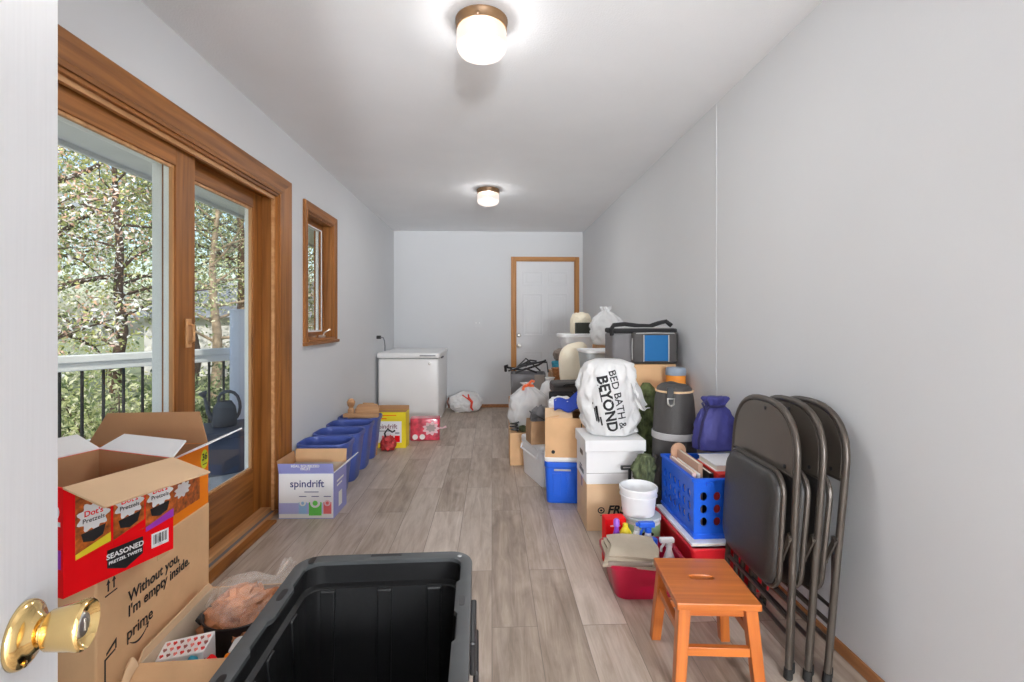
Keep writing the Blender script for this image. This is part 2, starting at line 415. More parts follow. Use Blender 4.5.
# ------------------------------------------------------------------ the room
XL, XR, YB, YF, ZC = -1.335, 1.257, 6.6, -.27, 2.415
WT = .15
def floor_mat():
    m, nt, b, out = nodes('grey plank vinyl')
    tc = N(nt, 'ShaderNodeTexCoord'); sp = N(nt, 'ShaderNodeSeparateXYZ'); cb = N(nt, 'ShaderNodeCombineXYZ')
    nt.links.new(tc.outputs['Object'], sp.inputs[0]); nt.links.new(sp.outputs['Y'], cb.inputs['X']); nt.links.new(sp.outputs['X'], cb.inputs['Y'])
    br = N(nt, 'ShaderNodeTexBrick'); br.offset = .37; br.offset_frequency = 2
    br.inputs['Scale'].default_value = 1; br.inputs['Brick Width'].default_value = 1.15; br.inputs['Row Height'].default_value = .178
    br.inputs['Mortar Size'].default_value = .0016; br.inputs['Mortar Smooth'].default_value = .3; br.inputs['Bias'].default_value = 0
    br.inputs['Color1'].default_value = (0, 0, 0, 1); br.inputs['Color2'].default_value = (1, 1, 1, 1); br.inputs['Mortar'].default_value = (.3, .3, .3, 1)
    nt.links.new(cb.outputs[0], br.inputs['Vector'])
    # grain stretched along each plank, shifted from plank to plank
    ml = N(nt, 'ShaderNodeVectorMath', operation='MULTIPLY'); ml.inputs[1].default_value = (2.2, 26, 1)
    nt.links.new(cb.outputs[0], ml.inputs[0])
    ad = N(nt, 'ShaderNodeVectorMath', operation='MULTIPLY_ADD'); ad.inputs[1].default_value = (37, 37, 37)
    nt.links.new(br.outputs['Color'], ad.inputs[0]); nt.links.new(ml.outputs[0], ad.inputs[2])
    n1 = N(nt, 'ShaderNodeTexNoise'); n1.inputs['Scale'].default_value = 1; n1.inputs['Detail'].default_value = 8; n1.inputs['Roughness'].default_value = .7; n1.inputs['Distortion'].default_value = .9
    nt.links.new(ad.outputs[0], n1.inputs['Vector'])
    n2 = N(nt, 'ShaderNodeTexNoise'); n2.inputs['Scale'].default_value = 5; n2.inputs['Detail'].default_value = 5; n2.inputs['Distortion'].default_value = 1.5
    ml2 = N(nt, 'ShaderNodeVectorMath', operation='MULTIPLY_ADD'); ml2.inputs[1].default_value = (.5, 1.6, 1)
    nt.links.new(cb.outputs[0], ml2.inputs[0]); nt.links.new(br.outputs['Color'], ml2.inputs[2]); nt.links.new(ml2.outputs[0], n2.inputs['Vector'])
    def mth(op, a, bb):
        q = N(nt, 'ShaderNodeMath', operation=op)
        for i, v in enumerate((a, bb)):
            if isinstance(v, (int, float)): q.inputs[i].default_value = v
            else: nt.links.new(v, q.inputs[i])
        return q.outputs[0]
    bw = N(nt, 'ShaderNodeRGBToBW'); nt.links.new(br.outputs['Color'], bw.inputs[0])
    f = mth('ADD', mth('MULTIPLY', n1.outputs['Fac'], .62), mth('ADD', mth('MULTIPLY', n2.outputs['Fac'], .42), mth('MULTIPLY', bw.outputs[0], .2)))
    rp = N(nt, 'ShaderNodeValToRGB'); e = rp.color_ramp.elements
    e[0].position = .36; e[0].color = S(120, 104, 90); e[1].position = .86; e[1].color = S(196, 184, 172)
    k = e.new(.56); k.color = S(158, 142, 127)
    nt.links.new(f, rp.inputs['Fac'])
    mx = N(nt, 'ShaderNodeMix', data_type='RGBA'); mx.inputs['B'].default_value = S(96, 84, 76)
    nt.links.new(mth('MULTIPLY', br.outputs['Fac'], .75), mx.inputs['Factor']); nt.links.new(rp.outputs[0], mx.inputs['A'])
    nt.links.new(mx.outputs['Result'], b.inputs['Base Color'])
    b.inputs['Roughness'].default_value = .42
    bp = N(nt, 'ShaderNodeBump'); bp.inputs['Strength'].default_value = .12; bp.inputs['Distance'].default_value = .004
    nt.links.new(n1.outputs['Fac'], bp.inputs['Height']); nt.links.new(bp.outputs[0], b.inputs['Normal'])
    return m
struct('floor', B(((XL - WT, YF - WT, -.12), (XR + WT, YB + WT, 0))), floor_mat())
struct('ceiling', B(((XL - WT, YF - WT, ZC), (XR + WT, YB + WT, ZC + .15))), CEIL)
struct('wall_right', B(((XR, YF - WT, 0), (XR + WT, YB + WT, ZC))), WALL)
BX0, BX1, BZ = .325, 1.150, 2.02
struct('wall_back', B(((XL - WT, YB, 0), (BX0, YB + WT, ZC)), ((BX1, YB, 0), (XR, YB + WT, ZC)), ((BX0, YB, BZ), (BX1, YB + WT, ZC))), WALL)
DY0, DY1, DZ = 1.18, 3.075, 1.995
WY0, WY1, WZ0, WZ1 = 3.51, 4.09, 1.04, 1.995
xo = XL - WT
struct('wall_left', B(((xo, YF - WT, 0), (XL, DY0, ZC)), ((xo, DY0, DZ), (XL, DY1, ZC)), ((xo, DY1, 0), (XL, WY0, ZC)),
       ((xo, WY0, 0), (XL, WY1, WZ0)), ((xo, WY0, WZ1), (XL, WY1, ZC)), ((xo, WY1, 0), (XL, YB, ZC))), WALL)
FX0, FX1 = -.31, 1.18  # unseen opening, widened to let the added fill lights through
struct('wall_front', B(((XL, YF - WT, 0), (FX0, YF, ZC)), ((FX1, YF - WT, 0), (XR, YF, ZC)), ((FX0, YF - WT, 2.22), (FX1, YF, ZC))), WALL)
# unseen hall behind the camera, lengthened to set the added fill lights back
struct('wall_hall', B(((-1.5, -5.2, 0), (-1.4, YF - WT, ZC)), ((1.4, -5.2, 0), (1.5, YF - WT, ZC)), ((-1.5, -5.3, 0), (1.5, -5.2, ZC))), WALL)
struct('floor_hall', B(((-1.5, -5.3, -.12), (1.5, YF - WT, 0))), bpy.data.materials['grey plank vinyl'])
struct('ceiling_hall', B(((-1.5, -5.3, ZC), (1.5, YF - WT, ZC + .15))), CEIL)
struct('baseboard_back', B(((-.60, YB - .012, 0), (.262, YB, .045))), BASEW, bevel=.004)
struct('baseboard_right', B(((XR - .012, YF, 0), (XR, YB - .02, .045))), BASEW, bevel=.004)
struct('baseboard_left', B(((XL, 3.24, 0), (XL + .012, YB - .02, .045))), BASEW, bevel=.004)
struct('trim_1', B(((XR - .002, 2.64, .05), (XR, 2.652, ZC))), WALL)      # seam batten on the right wall

# sliding door -------------------------------------------------------------
sd = sempty('door_3')
def casing_set(parent, y0, y1, z0, z1, ws, wt, bottom, mats):
    for nm, a, b, inn, ax in (('casing', (y1, z0), (y1, z1), (-1, 0), 'z'), ('casing', (y0, z0), (y0, z1), (1, 0), 'z'), ('casing', (y0, z1), (y1, z1), (0, -1), 'y')):
        bm = bmesh.new(); a = Vector(a); b = Vector(b); i = Vector(inn); d = (b - a).normalized()
        w, ow = (ws, wt) if ax == 'z' else (wt, ws); k = ow / w
        prof = [(0, 0), (0, .011), (w * .14, .015), (w * .2, .011), (w * .5, .015), (w * .7, .02), (w * .95, .02), (w, .017), (w, 0)]
        L = []
        for p, s, up in ((a, -1, ax == 'z'), (b, 1, False)):
            L.append([(XL + t, p.x - i.x * u + (0 if up and not bottom else d.x * s * u * k), p.y - i.y * u + (0 if up and not bottom else d.y * s * u * k)) for u, t in prof])
        loft(bm, L, True, True)
        obj(nm, bm, mats[ax], parent)
casing_set(sd, DY0 + .012, DY1 - .010, 0.0, DZ - .010, .158, .115, False, OAK)
JT = .025
obj('jamb', B(((xo, DY1 - JT, 0), (XL + .002, DY1, DZ))), OAK['z'], sd)
obj('jamb', B(((xo, DY0, 0), (XL + .002, DY0 + JT, DZ))), OAK['z'], sd)
obj('head_jamb', B(((xo, DY0 + JT, DZ - JT), (XL + .002, DY1 - JT, DZ))), OAK['y'], sd)
obj('stop', B(((-1.368, DY1 - JT - .014, .02), (-1.35, DY1 - JT, DZ - JT)), ((-1.368, DY0 + JT, DZ - JT - .02), (-1.35, DY1 - JT - .014, DZ - JT))), OAKL['y'], sd)
obj('sill', B(((xo, DY0 + JT, 0), (-1.375, DY1 - JT, .035)), ((-1.345, DY0 + JT, 0), (XL + .003, DY1 - JT, .022))), OAKL['y'], sd, bevel=.003)
obj('threshold', B(((XL + .0035, DY0 - .02, 0), (XL + .06, DY1 - .17, .016))), OAK['y'], sd, bevel=.004)
obj('track', B(((-1.374, DY0 + JT, 0), (-1.346, DY1 - JT, .012))), GRYINK, sd)
def sash(parent, x0, x1, y0, y1, z0, z1, st0, st1, rt, rb, mats, gname, glz=True, bead=True):
    xw = (x0 + x1) / 2 - .0005
    obj('stile', B(((xw, y0, z0), (x1, y0 + st0, z1))), mats['z'], parent, bevel=.003)
    obj('stile', B(((xw, y1 - st1, z0), (x1, y1, z1))), mats['z'], parent, bevel=.003)
    obj('outer_cladding', B(((x0, y0, z0), (xw - .0003, y0 + st0, z1)), ((x0, y1 - st1 - .012, z0), (xw - .0003, y1, z1)), ((x0, y0 + st0, z1 - rt), (xw - .0003, y1 - st1 - .012, z1)), ((x0, y0 + st0, z0), (xw - .0003, y1 - st1 - .012, z0 + rb))), EXTW, parent)
    obj('rail', B(((xw, y0 + st0, z1 - rt), (x1, y1 - st1, z1))), mats['y'], parent, bevel=.002); obj('rail', B(((xw, y0 + st0, z0), (x1, y1 - st1, z0 + rb))), mats['y'], parent, bevel=.002)
    if bead:
        gy0, gy1, gz0, gz1 = y0 + st0, y1 - st1, z0 + rb, z1 - rt; q = .012
        obj('glazing_bead', B(((xw + .0005, gy0, gz0), (x1 - .008, gy0 + q, gz1)), ((xw + .0005, gy1 - q, gz0), (x1 - .008, gy1, gz1)), ((xw + .0005, gy0 + q, gz1 - q), (x1 - .008, gy1 - q, gz1)), ((xw + .0005, gy0 + q, gz0), (x1 - .008, gy1 - q, gz0 + q))), OAKL['z'], parent)
    xm = (x0 + x1) / 2 + .003
    obj('glass_pane', B(((xm - .002, y0 + st0, z0 + rb), (xm + .002, y1 - st1, z1 - rt))), GLASSM, parent)
sash(sd, -1.425, -1.38, DY0 + JT, 2.292, .036, DZ - JT, .13, .135, .095, .27, OAK, 'x')
sash(sd, -1.478, -1.433, 2.18, DY1 - JT, .036, DZ - JT, .12, .105, .095, .27, OAK, 'x')
bm = B(((-1.38, 2.215, 1.075), (-1.372, 2.255, 1.205))); tube(bm, [(-1.375, 2.235, 1.095), (-1.352, 2.235, 1.105), (-1.352, 2.235, 1.175), (-1.375, 2.235, 1.185)], .007, 8)
obj('pull_handle', bm, OAKL['z'], sd, bevel=.002)
# white screen door outside
bm = B(((-1.53, 2.225, .02), (-1.492, 2.335, DZ - .02)), ((-1.53, 1.2, .02), (-1.492, 1.29, DZ - .02)), ((-1.53, 1.29, DZ - .09), (-1.492, 2.225, DZ - .02)), ((-1.53, 1.29, .02), (-1.492, 2.225, .12)))
obj('screen_frame', bm, EXTW, sd, bevel=.004)
# window -------------------------------------------------------------------
w1 = sempty('window_1')
casing_set(w1, WY0 + .006, WY1 - .006, WZ0, WZ1 - .006, .068, .068, False, OAK)
obj('window_sill', B(((XL - .1, WY0, WZ0 - .001), (XL + .02, WY1, WZ0 + .02)), ((XL + .0005, WY0 - .07, WZ0 - .025), (XL + .035, WY1 + .07, WZ0 - .001))), OAK['y'], w1, bevel=.003)
obj('jamb', B(((xo, WY0, WZ0), (XL + .001, WY0 + .018, WZ1)), ((xo, WY1 - .018, WZ0), (XL + .001, WY1, WZ1)), ((xo, WY0 + .018, WZ1 - .018), (XL + .001, WY1 - .018, WZ1))), OAK['z'], w1)
sash(w1, -1.45, -1.41, WY0 + .018, WY1 - .018, WZ0 + .02, WZ1 - .018, .045, .045, .045, .05, OAK, 'x', bead=False)
obj('sash_gasket', B(((-1.409, WY0 + .06, WZ0 + .066), (-1.404, WY1 - .06, WZ0 + .078)), ((-1.409, WY0 + .06, WZ1 - .07), (-1.404, WY1 - .06, WZ1 - .06)), ((-1.409, WY1 - .07, WZ0 + .078), (-1.404, WY1 - .06, WZ1 - .07))), EXTW, w1)
bm = bmesh.new(); box(bm, (-1.40, 3.94, WZ0 + .02), (-1.365, 4.0, WZ0 + .038)); tube(bm, [(-1.375, 3.97, WZ0 + .035), (-1.365, 3.985, WZ0 + .06), (-1.35, 4.02, WZ0 + .075), (-1.345, 4.035, WZ0 + .08)], .006)
lathe(bm, [(.004, 0), (.009, .004), (.009, .014), (.004, .018)], 12, T(-1.345, 4.035, WZ0 + .072))
obj('crank_handle', bm, NICKEL, w1, smooth=True)
# back door ------------------------------------------------------------------
d2 = sempty('door_2')
DYF = YB + .015
bm = B(((BX0 + .012, DYF, .012), (BX1 - .012, DYF + .035, BZ - .012)))
obj('door_leaf', bm, DOORW, d2)
def emboss(bm, x0, x1, z0, z1, y):
    q = .018
    for (a0, a1, b0, b1) in ((x0, x1, z0, z0 + q), (x0, x1, z1 - q, z1), (x0, x0 + q, z0 + q, z1 - q), (x1 - q, x1, z0 + q, z1 - q)):
        box(bm, (a0, y - .006, b0), (a1, y, b1))
    box(bm, (x0 + .045, y - .005, z0 + .045), (x1 - .045, y, z1 - .045))
for x0, x1 in ((.425, .70), (.775, 1.05)):
    for z0, z1 in ((1.68, 1.87), (.98, 1.57), (.2, .77)):
        bm = bmesh.new(); emboss(bm, x0, x1, z0, z1, DYF); obj('raised_panel', bm, DOORW, d2, bevel=.003)
bm = bmesh.new(); lathe(bm, [(.033, 0), (.033, .006), (.014, .012), (.012, .03), (.024, .038), (.028, .05), (.022, .062), (.006, .066)], 20, T(.372, DYF, .845, rx=PI / 2)); obj('door_knob', bm, NICKEL, d2, smooth=True)
bm = bmesh.new(); lathe(bm, [(.028, 0), (.028, .008), (.02, .018), (.012, .02)], 20, T(.372, DYF, .99, rx=PI / 2)); obj('deadbolt', bm, NICKEL, d2, smooth=True)
cw = .064
bm = B(((BX0 - cw, YB - .018, 0), (BX0 + .004, YB, BZ + .05))); obj('casing', bm, DOAK['z'], d2, bevel=.004)
bm = B(((BX1 - .004, YB - .018, 0), (BX1 + cw - .01, YB, BZ + .05))); obj('casing', bm, DOAK['z'], d2, bevel=.004)
bm = B(((BX0 + .004, YB - .018, BZ - .006), (BX1 - .004, YB, BZ + .05))); obj('casing', bm, DOAK['x'], d2, bevel=.004)
obj('jamb', B(((BX0, YB, 0), (BX0 + .011, YB + WT, BZ)), ((BX1 - .011, YB, 0), (BX1, YB + WT, BZ)), ((BX0 + .011, YB, BZ - .011), (BX1 - .011, YB + WT, BZ)), ((BX0 + .011, DYF + .036, .0), (BX1 - .011, DYF + .05, BZ - .011))), DOAK['z'], d2)
# open door leaf beside the camera -------------------------------------------
AL = R(16)
d1 = sempty('door_1', (-.467, .5377, 0), AL)   # local +Y runs to the latch edge, +X faces the room
obj('door_leaf', B(((-.035, -.76, .01), (0, 0, 2.04))), DOORW, d1, bevel=.002)
KZ = .898
kb = Matrix.Translation((0, -.060, KZ)) @ Euler((0, PI / 2, 0)).to_matrix().to_4x4() @ Matrix.Diagonal((.94, .94, .84, 1))
bm = bmesh.new(); lathe(bm, [(.0325, 0), (.0325, .003), (.031, .007), (.026, .0105), (.021, .012), (.0195, .0145), (.0165, .017), (.0150, .019)], 40, kb)
ro = obj('rosette', bm, BRASS, d1, smooth='all')
bm = bmesh.new(); lathe(bm, [(.0022, 0), (.003, .0012), (.0016, .002)], 12, Matrix.Translation((0, -.060, KZ)) @ T(.0085, -.014, -.021) @ Euler((0, PI / 2, 0)).to_matrix().to_4x4()); obj('screw', bm, BRASS, ro, smooth=True)
bm = bmesh.new(); lathe(bm, [(.0125, .018), (.0125, .0235), (.0185, .0245), (.0195, .026), (.0235, .050), (.0252, .056), (.0252, .060), (.0238, .0622), (.0225, .061), (.021, .057), (.0145, .0525), (.013, .053)], 40, kb)
kn = obj('door_knob', bm, BRASS, d1, smooth=True)
bm = bmesh.new(); lathe(bm, [(.0128, .0525), (.0128, .056), (.011, .058), (.002, .0585)], 32, kb); box(bm, (.0483, -.0605, KZ - .006), (.0498, -.0595, KZ + .006))
obj('lock_button', bm, NICKEL, kn, smooth=True)
# switch plate, phone cord -----------------------------------------------------
sp = thing('switch_plate', 'white double light switch plate on the bare back wall', 'light switch', (-.195, YB, 1.16))
bm = bmesh.new(); box(bm, (-.058, -.006, -.057), (.058, 0, .057)); obj('plate', bm, mat('wall white plastic', (.70, .71, .725, 1), .45, var=.01), sp, bevel=.003)
for dx in (-.023, .023): obj('toggle', B(((dx - .005, -.016, -.01), (dx + .005, -.006, .012))), WHITEPL, sp, bevel=.002)
cord = thing('power_cord', 'short dark grey power cord plugged into left wall above the freezer', 'cord', (XL, 5.62, .98))
bm = bmesh.new(); tube(bm, [(.05, 0, .02), (.075, .0, .015), (.09, .0, -.02), (.095, .0, -.08), (.095, .0, -.139)], .007); obj('cable', bm, GRYINK, cord, smooth=True)
bm = bmesh.new(); box(bm, (0, -.018, -.0), (.05, .018, .04)); obj('plug', bm, BLACK, cord, bevel=.006)

# ceiling lamps ----------------------------------------------------------------
def shade_mat(name, clear, glow):
    m, nt, b, out = nodes(name); nt.nodes.remove(b)
    tr = N(nt, 'ShaderNodeBsdfTransparent'); tr.inputs[0].default_value = (.9, .87, .84, 1)
    tl = N(nt, 'ShaderNodeBsdfTranslucent'); tl.inputs[0].default_value = (.006, .005, .0045, 1)
    gl = N(nt, 'ShaderNodeBsdfPrincipled'); gl.inputs['Base Color'].default_value = (.02, .018, .017, 1); gl.inputs['Roughness'].default_value = .25
    em = N(nt, 'ShaderNodeEmission'); em.inputs[0].default_value = (1, .87, .8, 1); em.inputs[1].default_value = glow
    a = N(nt, 'ShaderNodeMixShader'); a.inputs[0].default_value = .5; bq = N(nt, 'ShaderNodeMixShader'); bq.inputs[0].default_value = clear; ad = N(nt, 'ShaderNodeAddShader')
    L = nt.links.new
    L(tl.outputs[0], a.inputs[1]); L(gl.outputs[0], a.inputs[2]); L(a.outputs[0], bq.inputs[1]); L(tr.outputs[0], bq.inputs[2])
    L(bq.outputs[0], ad.inputs[0]); L(em.outputs[0], ad.inputs[1]); L(ad.outputs[0], out.inputs['Surface'])
    return m
lp = thing('ceiling_light', 'larger looking opal glass ceiling light nearest the doorway', 'ceiling light', (-.042, 1.95, ZC), 0, 'flush ceiling lights')
bm = bmesh.new(); lathe(bm, [(.100, 0), (.106, -.004), (.106, -.012), (.103, -.016), (.103, -.040), (.098, -.042)], 48); obj('base_plate', bm, BRONZE, lp, smooth=True)
bm = bmesh.new(); lathe(bm, [(.097, -.0425), (.101, -.05), (.102, -.09), (.1005, -.108)], 48, cap0=False, cap1=False); obj('lamp_shade', bm, shade_mat('opal lamp glass side', .06, .62), lp, smooth='all')
bm = bmesh.new(); lathe(bm, [(.1005, -.1082), (.0985, -.120), (.090, -.133), (.074, -.142), (.05, -.149), (.004, -.152)], 48, cap0=False); obj('shade_bottom', bm, shade_mat('opal lamp glass bottom', .5, .5), lp, smooth='all')
for a in (.4, 2.5, 4.6):
    bm = bmesh.new(); lathe(bm, [(.003, 0), (.005, .002), (.005, .008), (.002, .01)], 10, T(.103 * math.cos(a), .103 * math.sin(a), -.034, rx=PI / 2, rz=a + PI / 2)); obj('thumb_screw', bm, BRONZE, lp)
lp2 = dup(lp, (-.036, 4.47, ZC), 'smaller looking opal ceiling light over the far half of room')
LAMP_W = 54
for y, x, w in ((1.95, -.042, LAMP_W), (4.47, -.036, LAMP_W * .85)):
    L = bpy.data.lights.new('lamp_bulb', 'POINT'); L.energy = w; L.color = (.93, .965, 1); L.shadow_soft_size = .05
    o = bpy.data.objects.new('lamp_bulb', L); COL.objects.link(o); o.location = (x, y, ZC - .095)
# added fill lights behind the camera for frontal light, no real lamps
for loc, e in (((1.04, -3.4, 1.4), 450), ((.30, -3.4, 1.4), 60)):
    L = bpy.data.lights.new('hall_fill', 'POINT'); L.energy = e; L.color = (.93, .965, 1); L.shadow_soft_size = .25
    o = bpy.data.objects.new('hall_fill', L); COL.objects.link(o); o.location = loc
L = bpy.data.lights.new('ceiling_fill', 'SPOT'); L.energy = 980; L.color = (.93, .965, 1); L.shadow_soft_size = .2; L.spot_size = R(32); L.spot_blend = 1  # added fill spot, brightens the ceiling from behind the camera
o = bpy.data.objects.new('ceiling_fill', L); COL.objects.link(o); o.location = (.35, -3.4, 1.2); o.rotation_euler = Vector((-.07, 1, .235)).to_track_quat('-Z', 'Y').to_euler()

# ------------------------------------------------------------------ black tote
t = thing('storage_tote', 'big open black plastic tote in front of the doorway, empty', 'storage tote', (-.318, 1.108, 0), R(1.6))
W, D, H = .535, .87, .458
bm = bmesh.new()
def ribbed(w, d, r, z, dep):
    out = []
    for x, y, _ in rrect(w, d, r, z, 6): out.append((x, y, z))
    return out
Ls = [rrect(W - .14, D - .17, .05, 0, 6), rrect(W - .12, D - .15, .06, .01, 6), rrect(W - .075, D - .095, .06, H - .075, 6), rrect(W - .055, D - .06, .06, H - .07, 6), rrect(W - .05, D - .055, .06, H - .012, 6),
      rrect(W - .058, D - .063, .056, H - .012, 6), rrect(W - .062, D - .067, .056, H - .07, 6), rrect(W - .085, D - .105, .055, H - .078, 6), rrect(W - .13, D - .16, .055, .014, 6)]
loft(bm, Ls, True, True)
obj('body', bm, BLKPL, t, smooth=True)
bm = bmesh.new()
for sx in (-.17, .0, .15):       # moulded ribs on the inner end wall
    prism(bm, [(sx - .022, D/2 - .085, .03), (sx + .022, D/2 - .085, .03), (sx + .022, D/2 - .07, .03), (sx - .022, D/2 - .07, .03)],
          [(sx - .022, D/2 - .063, H - .08), (sx + .022, D/2 - .063, H - .08), (sx + .022, D/2 - .05, H - .08), (sx - .022, D/2 - .05, H - .08)])
for sy in (-.2, -.05, .1, .25):
    for s in (-1, 1):
        prism(bm, [(s * (W/2 - .066), sy - .02, .03), (s * (W/2 - .066), sy + .02, .03), (s * (W/2 - .054), sy + .02, .03), (s * (W/2 - .054), sy - .02, .03)],
              [(s * (W/2 - .049), sy - .02, H - .08), (s * (W/2 - .049), sy + .02, H - .08), (s * (W/2 - .04), sy + .02, H - .08), (s * (W/2 - .04), sy - .02, H - .08)])
obj('rib', bm, BLKPL, t, bevel=.004)
bm = bmesh.new()
# wide flat rim with a turned-down lip and notched inner edge
O = rrect(W, D, .07, 0, 8); n = len(O)
def inner(z):
    out = []
    for i, (x, y, _) in enumerate(rrect(W, D, .07, 0, 8)):
        pass
    return out
def dens(pts, step=.012):
    out = []
    m = len(pts)
    for i in range(m):
        a, b = Vector(pts[i]), Vector(pts[(i + 1) % m]); k = max(1, int((b - a).length / step))
        for q in range(k): out.append(tuple(a + (b - a) * q / k))
    return out
Od = dens(rrect(W, D, .07, 0, 8)); inn = []
for x, y, z in Od:
    w = .034
    if abs(x) > W/2 - .02:
        for c in (-.33, -.07, .19): 
            if abs(y - c) < .075: w = .043
    f = 1
    ix = max(-(W/2 - w), min(W/2 - w, x)); iy = max(-(D/2 - .036), min(D/2 - .036, y))
    rr = .045; cx, cy = W/2 - w - rr, D/2 - .036 - rr
    if abs(ix) > cx and abs(iy) > cy:
        v = Vector((abs(x) - cx, abs(y) - cy)); v = v.normalized() * rr
        ix = math.copysign(cx + v.x, x); iy = math.copysign(cy + v.y, y)
    inn.append((ix, iy))
def lp_(pts, z, s=0): return [(p[0] * (1 - s), p[1] * (1 - s * W / D), z) for p in pts]
loft(bm, [lp_(inn, H - .015), lp_(inn, H - .003), [(p[0] + (q[0] - p[0]) * .25, p[1] + (q[1] - p[1]) * .25, H) for p, q in zip(inn, Od)], lp_(Od, H, .008), lp_(Od, H - .004), lp_(Od, H - .03), lp_(Od, H - .03, .012), lp_(Od, H - .012, .012)], False, False)
rim = obj('rim', bm, BLKRIM, t, smooth=True)
for x, y, rx, ry in ((-.242, .22, .009, .028), (-.225, .405, .009, .02), (.243, .16, .008, .022), (-.243, -.1, .009, .028), (.243, -.18, .008, .022)):
    bm = bmesh.new(); loft(bm, [[(x + rx * math.copysign(abs(math.cos(a)) ** .6, math.cos(a)), y + ry * math.copysign(abs(math.sin(a)) ** .6, math.sin(a)), z) for a in [2 * PI * k / 20 for k in range(20)]] for z in (H - .004, H + .0006)])
    obj('lock_hole', bm, BLACK, rim)
bm = bmesh.new(); lathe(bm, [(.007, -.002), (.007, .001)], 16, T(.228, .4, H)); obj('grommet_hole', bm, PALEGREY, rim)
bm = bmesh.new(); box(bm, (-.05, D/2 - .02, H - .0005), (.045, D/2 - .008, H + .001)); obj('label_slot', bm, BLACK, rim)
bm = bmesh.new(); box(bm, (W/2 - .002, .02, H - .1), (W/2 + .014, .2, H - .02)); box(bm, (W/2 + .006, .03, H - .13), (W/2 + .02, .19, H - .095)); obj('latch_handle', bm, BLACK, t, bevel=.005)

# ------------------------------------------------------------------ near left cartons
# tall kraft carton with black message printing
ang = R(3.1)
big = carton('cardboard_box', 'tall kraft shipping box with black slogan lettering, beside sliding door', .40, .475, .615, (-1.095, 1.335, 0), ang, KRAFT)
fx = .2006
Mf = FM((fx, 0, 0), (0, 1, 0), (0, 0, 1))
text("Without you,", .0385, Mf @ Matrix.Translation((-.137, .521, 0)), BLKINK, big, bold=.0009, align='LEFT')
text("I'm empty inside.", .0385, Mf @ Matrix.Translation((-.138, .486, 0)), BLKINK, big, bold=.0009, align='LEFT')
text('prime', .042, Mf @ Matrix.Translation((-.143, .432, 0)), BLKINK, big, bold=.0006, align='LEFT')
def arc(x0, x1, y, sag, t):
    up, lo = [], []
    for k in range(17):
        u = k / 16; x = x0 + (x1 - x0) * u; c = 4 * u * (1 - u)
        up.append((x, y - sag * c)); lo.append((x, y - sag * c - t * (.25 + c)))
    return up + lo[::-1]
decal('smile_mark', arc(-.132, -.066, .411, .014, .004), Mf, BLKINK, big)
decal('smile_mark', [(-.078, .416), (-.06, .418), (-.064, .404), (-.067, .405), (-.065, .413)], Mf, BLKINK, big)
for dx in (0, .018):
    decal('arrow_mark', [(-.204 + dx, .574), (-.200 + dx, .574), (-.200 + dx, .591), (-.196 + dx, .591), (-.202 + dx, .602), (-.208 + dx, .591), (-.204 + dx, .591)], Mf, BLKINK, big)
decal('arrow_mark', rect(-.212, .565, -.174, .568), Mf, BLKINK, big)
decal('corner_mark', [(-.208, .435), (-.176, .452), (-.176, .428), (-.18, .428), (-.18, .443), (-.208, .429)], Mf, BLKINK, big)
decal('corner_mark', [(-.214, .37), (-.210, .37), (-.210, .42), (-.18, .425), (-.18, .429), (-.214, .424)], Mf, BLKINK, big)

# red pretzel carton
RZ = R(-20.5)          # front face (local +x is along the face)
d_ = Vector((math.sin(R(20.5)), math.cos(R(20.5)), 0)); pl = Vector((-d_.y, d_.x, 0))
RW, RD, RH = .235, .275, .232
cen = Vector((-.897, 1.043, 0)) + d_ * RW / 2 + pl * RD / 2
# local frame: carton front (-y) faces the room
rr = math.atan2(d_.y, d_.x)
red = carton('snack_box', 'open red pretzel carton on the tall slogan box, flaps spread', RW, RD, RH, (cen.x, cen.y, .6155), rr, REDCARD, KRAFTD, True,
             flaps=(('f', .13, 101, (0, 1), .0, KRAFTP), ('r', .06, 60, (0, 1), .02, PRINTW), ('b', .10, 72, (0, 1), .0, PRINTW)))
Mf = FM((0, -RD/2, 0), (1, 0, 0), (0, 0, 1))
MR = Mf @ Matrix.Translation((0, -.024, 0))
for i, cx in enumerate((-.062, .012, .083)):
    decal('pretzel_picture', [(cx - .034, .105), (cx + .034, .105), (cx + .034, .25), (cx - .034, .25)], MR, PRETZ, red)
    decal('logo_patch', star(cx, .178, .029, .03), MR, WHITEPL, red, lift=.0007)
    text("Dot's", .017, MR @ Matrix.Translation((cx, .186, 0)), REDCARD, red, lift=.0016, bold=.0004)
    text("Pretzels", .0135, MR @ Matrix.Translation((cx, .171, 0)), BLKINK, red, lift=.0016, bold=.0002)
    decal('caption_patch', [(cx - .024, .146), (cx + .024, .152), (cx + .018, .13), (cx, .122), (cx - .02, .128)], MR, BLKINK, red, lift=.0012)
for cx, mm in ((-.062, YELPRINT), (.083, PURPRINT), (.012, REDCARD)):
    decal('flavour_band', [(cx - .034, .095), (cx + .034, .108), (cx + .034, .128), (cx - .034, .106)], MR, mm, red, lift=.0008)
decal('caption_panel', [(-.035, .088), (.042, .088), (.042, .048), (.004, .03), (-.035, .048)], MR, BLKINK, red, lift=.0009)
text('SEASONED', .0165, MR @ Matrix.Translation((.0035, .072, 0)), WHITEPL, red, lift=.0016, bold=.0004)
text('PRETZEL TWISTS', .0095, MR @ Matrix.Translation((.0035, .057, 0)), WHITEPL, red, lift=.0016, bold=.0003)
decal('barcode_patch', rect(.063, .048, .105, .083), MR, WHITEPL, red)
bm = bmesh.new()
for k, w in enumerate((1, 2, 1, 1, 3, 1, 2, 1, 2, 1)): box(bm, (.068 + k * .0034, -RD/2 - .0013, .032), (.068 + k * .0034 + w * .0008, -RD/2 - .0007, .055))
obj('barcode', bm, BLKINK, red)
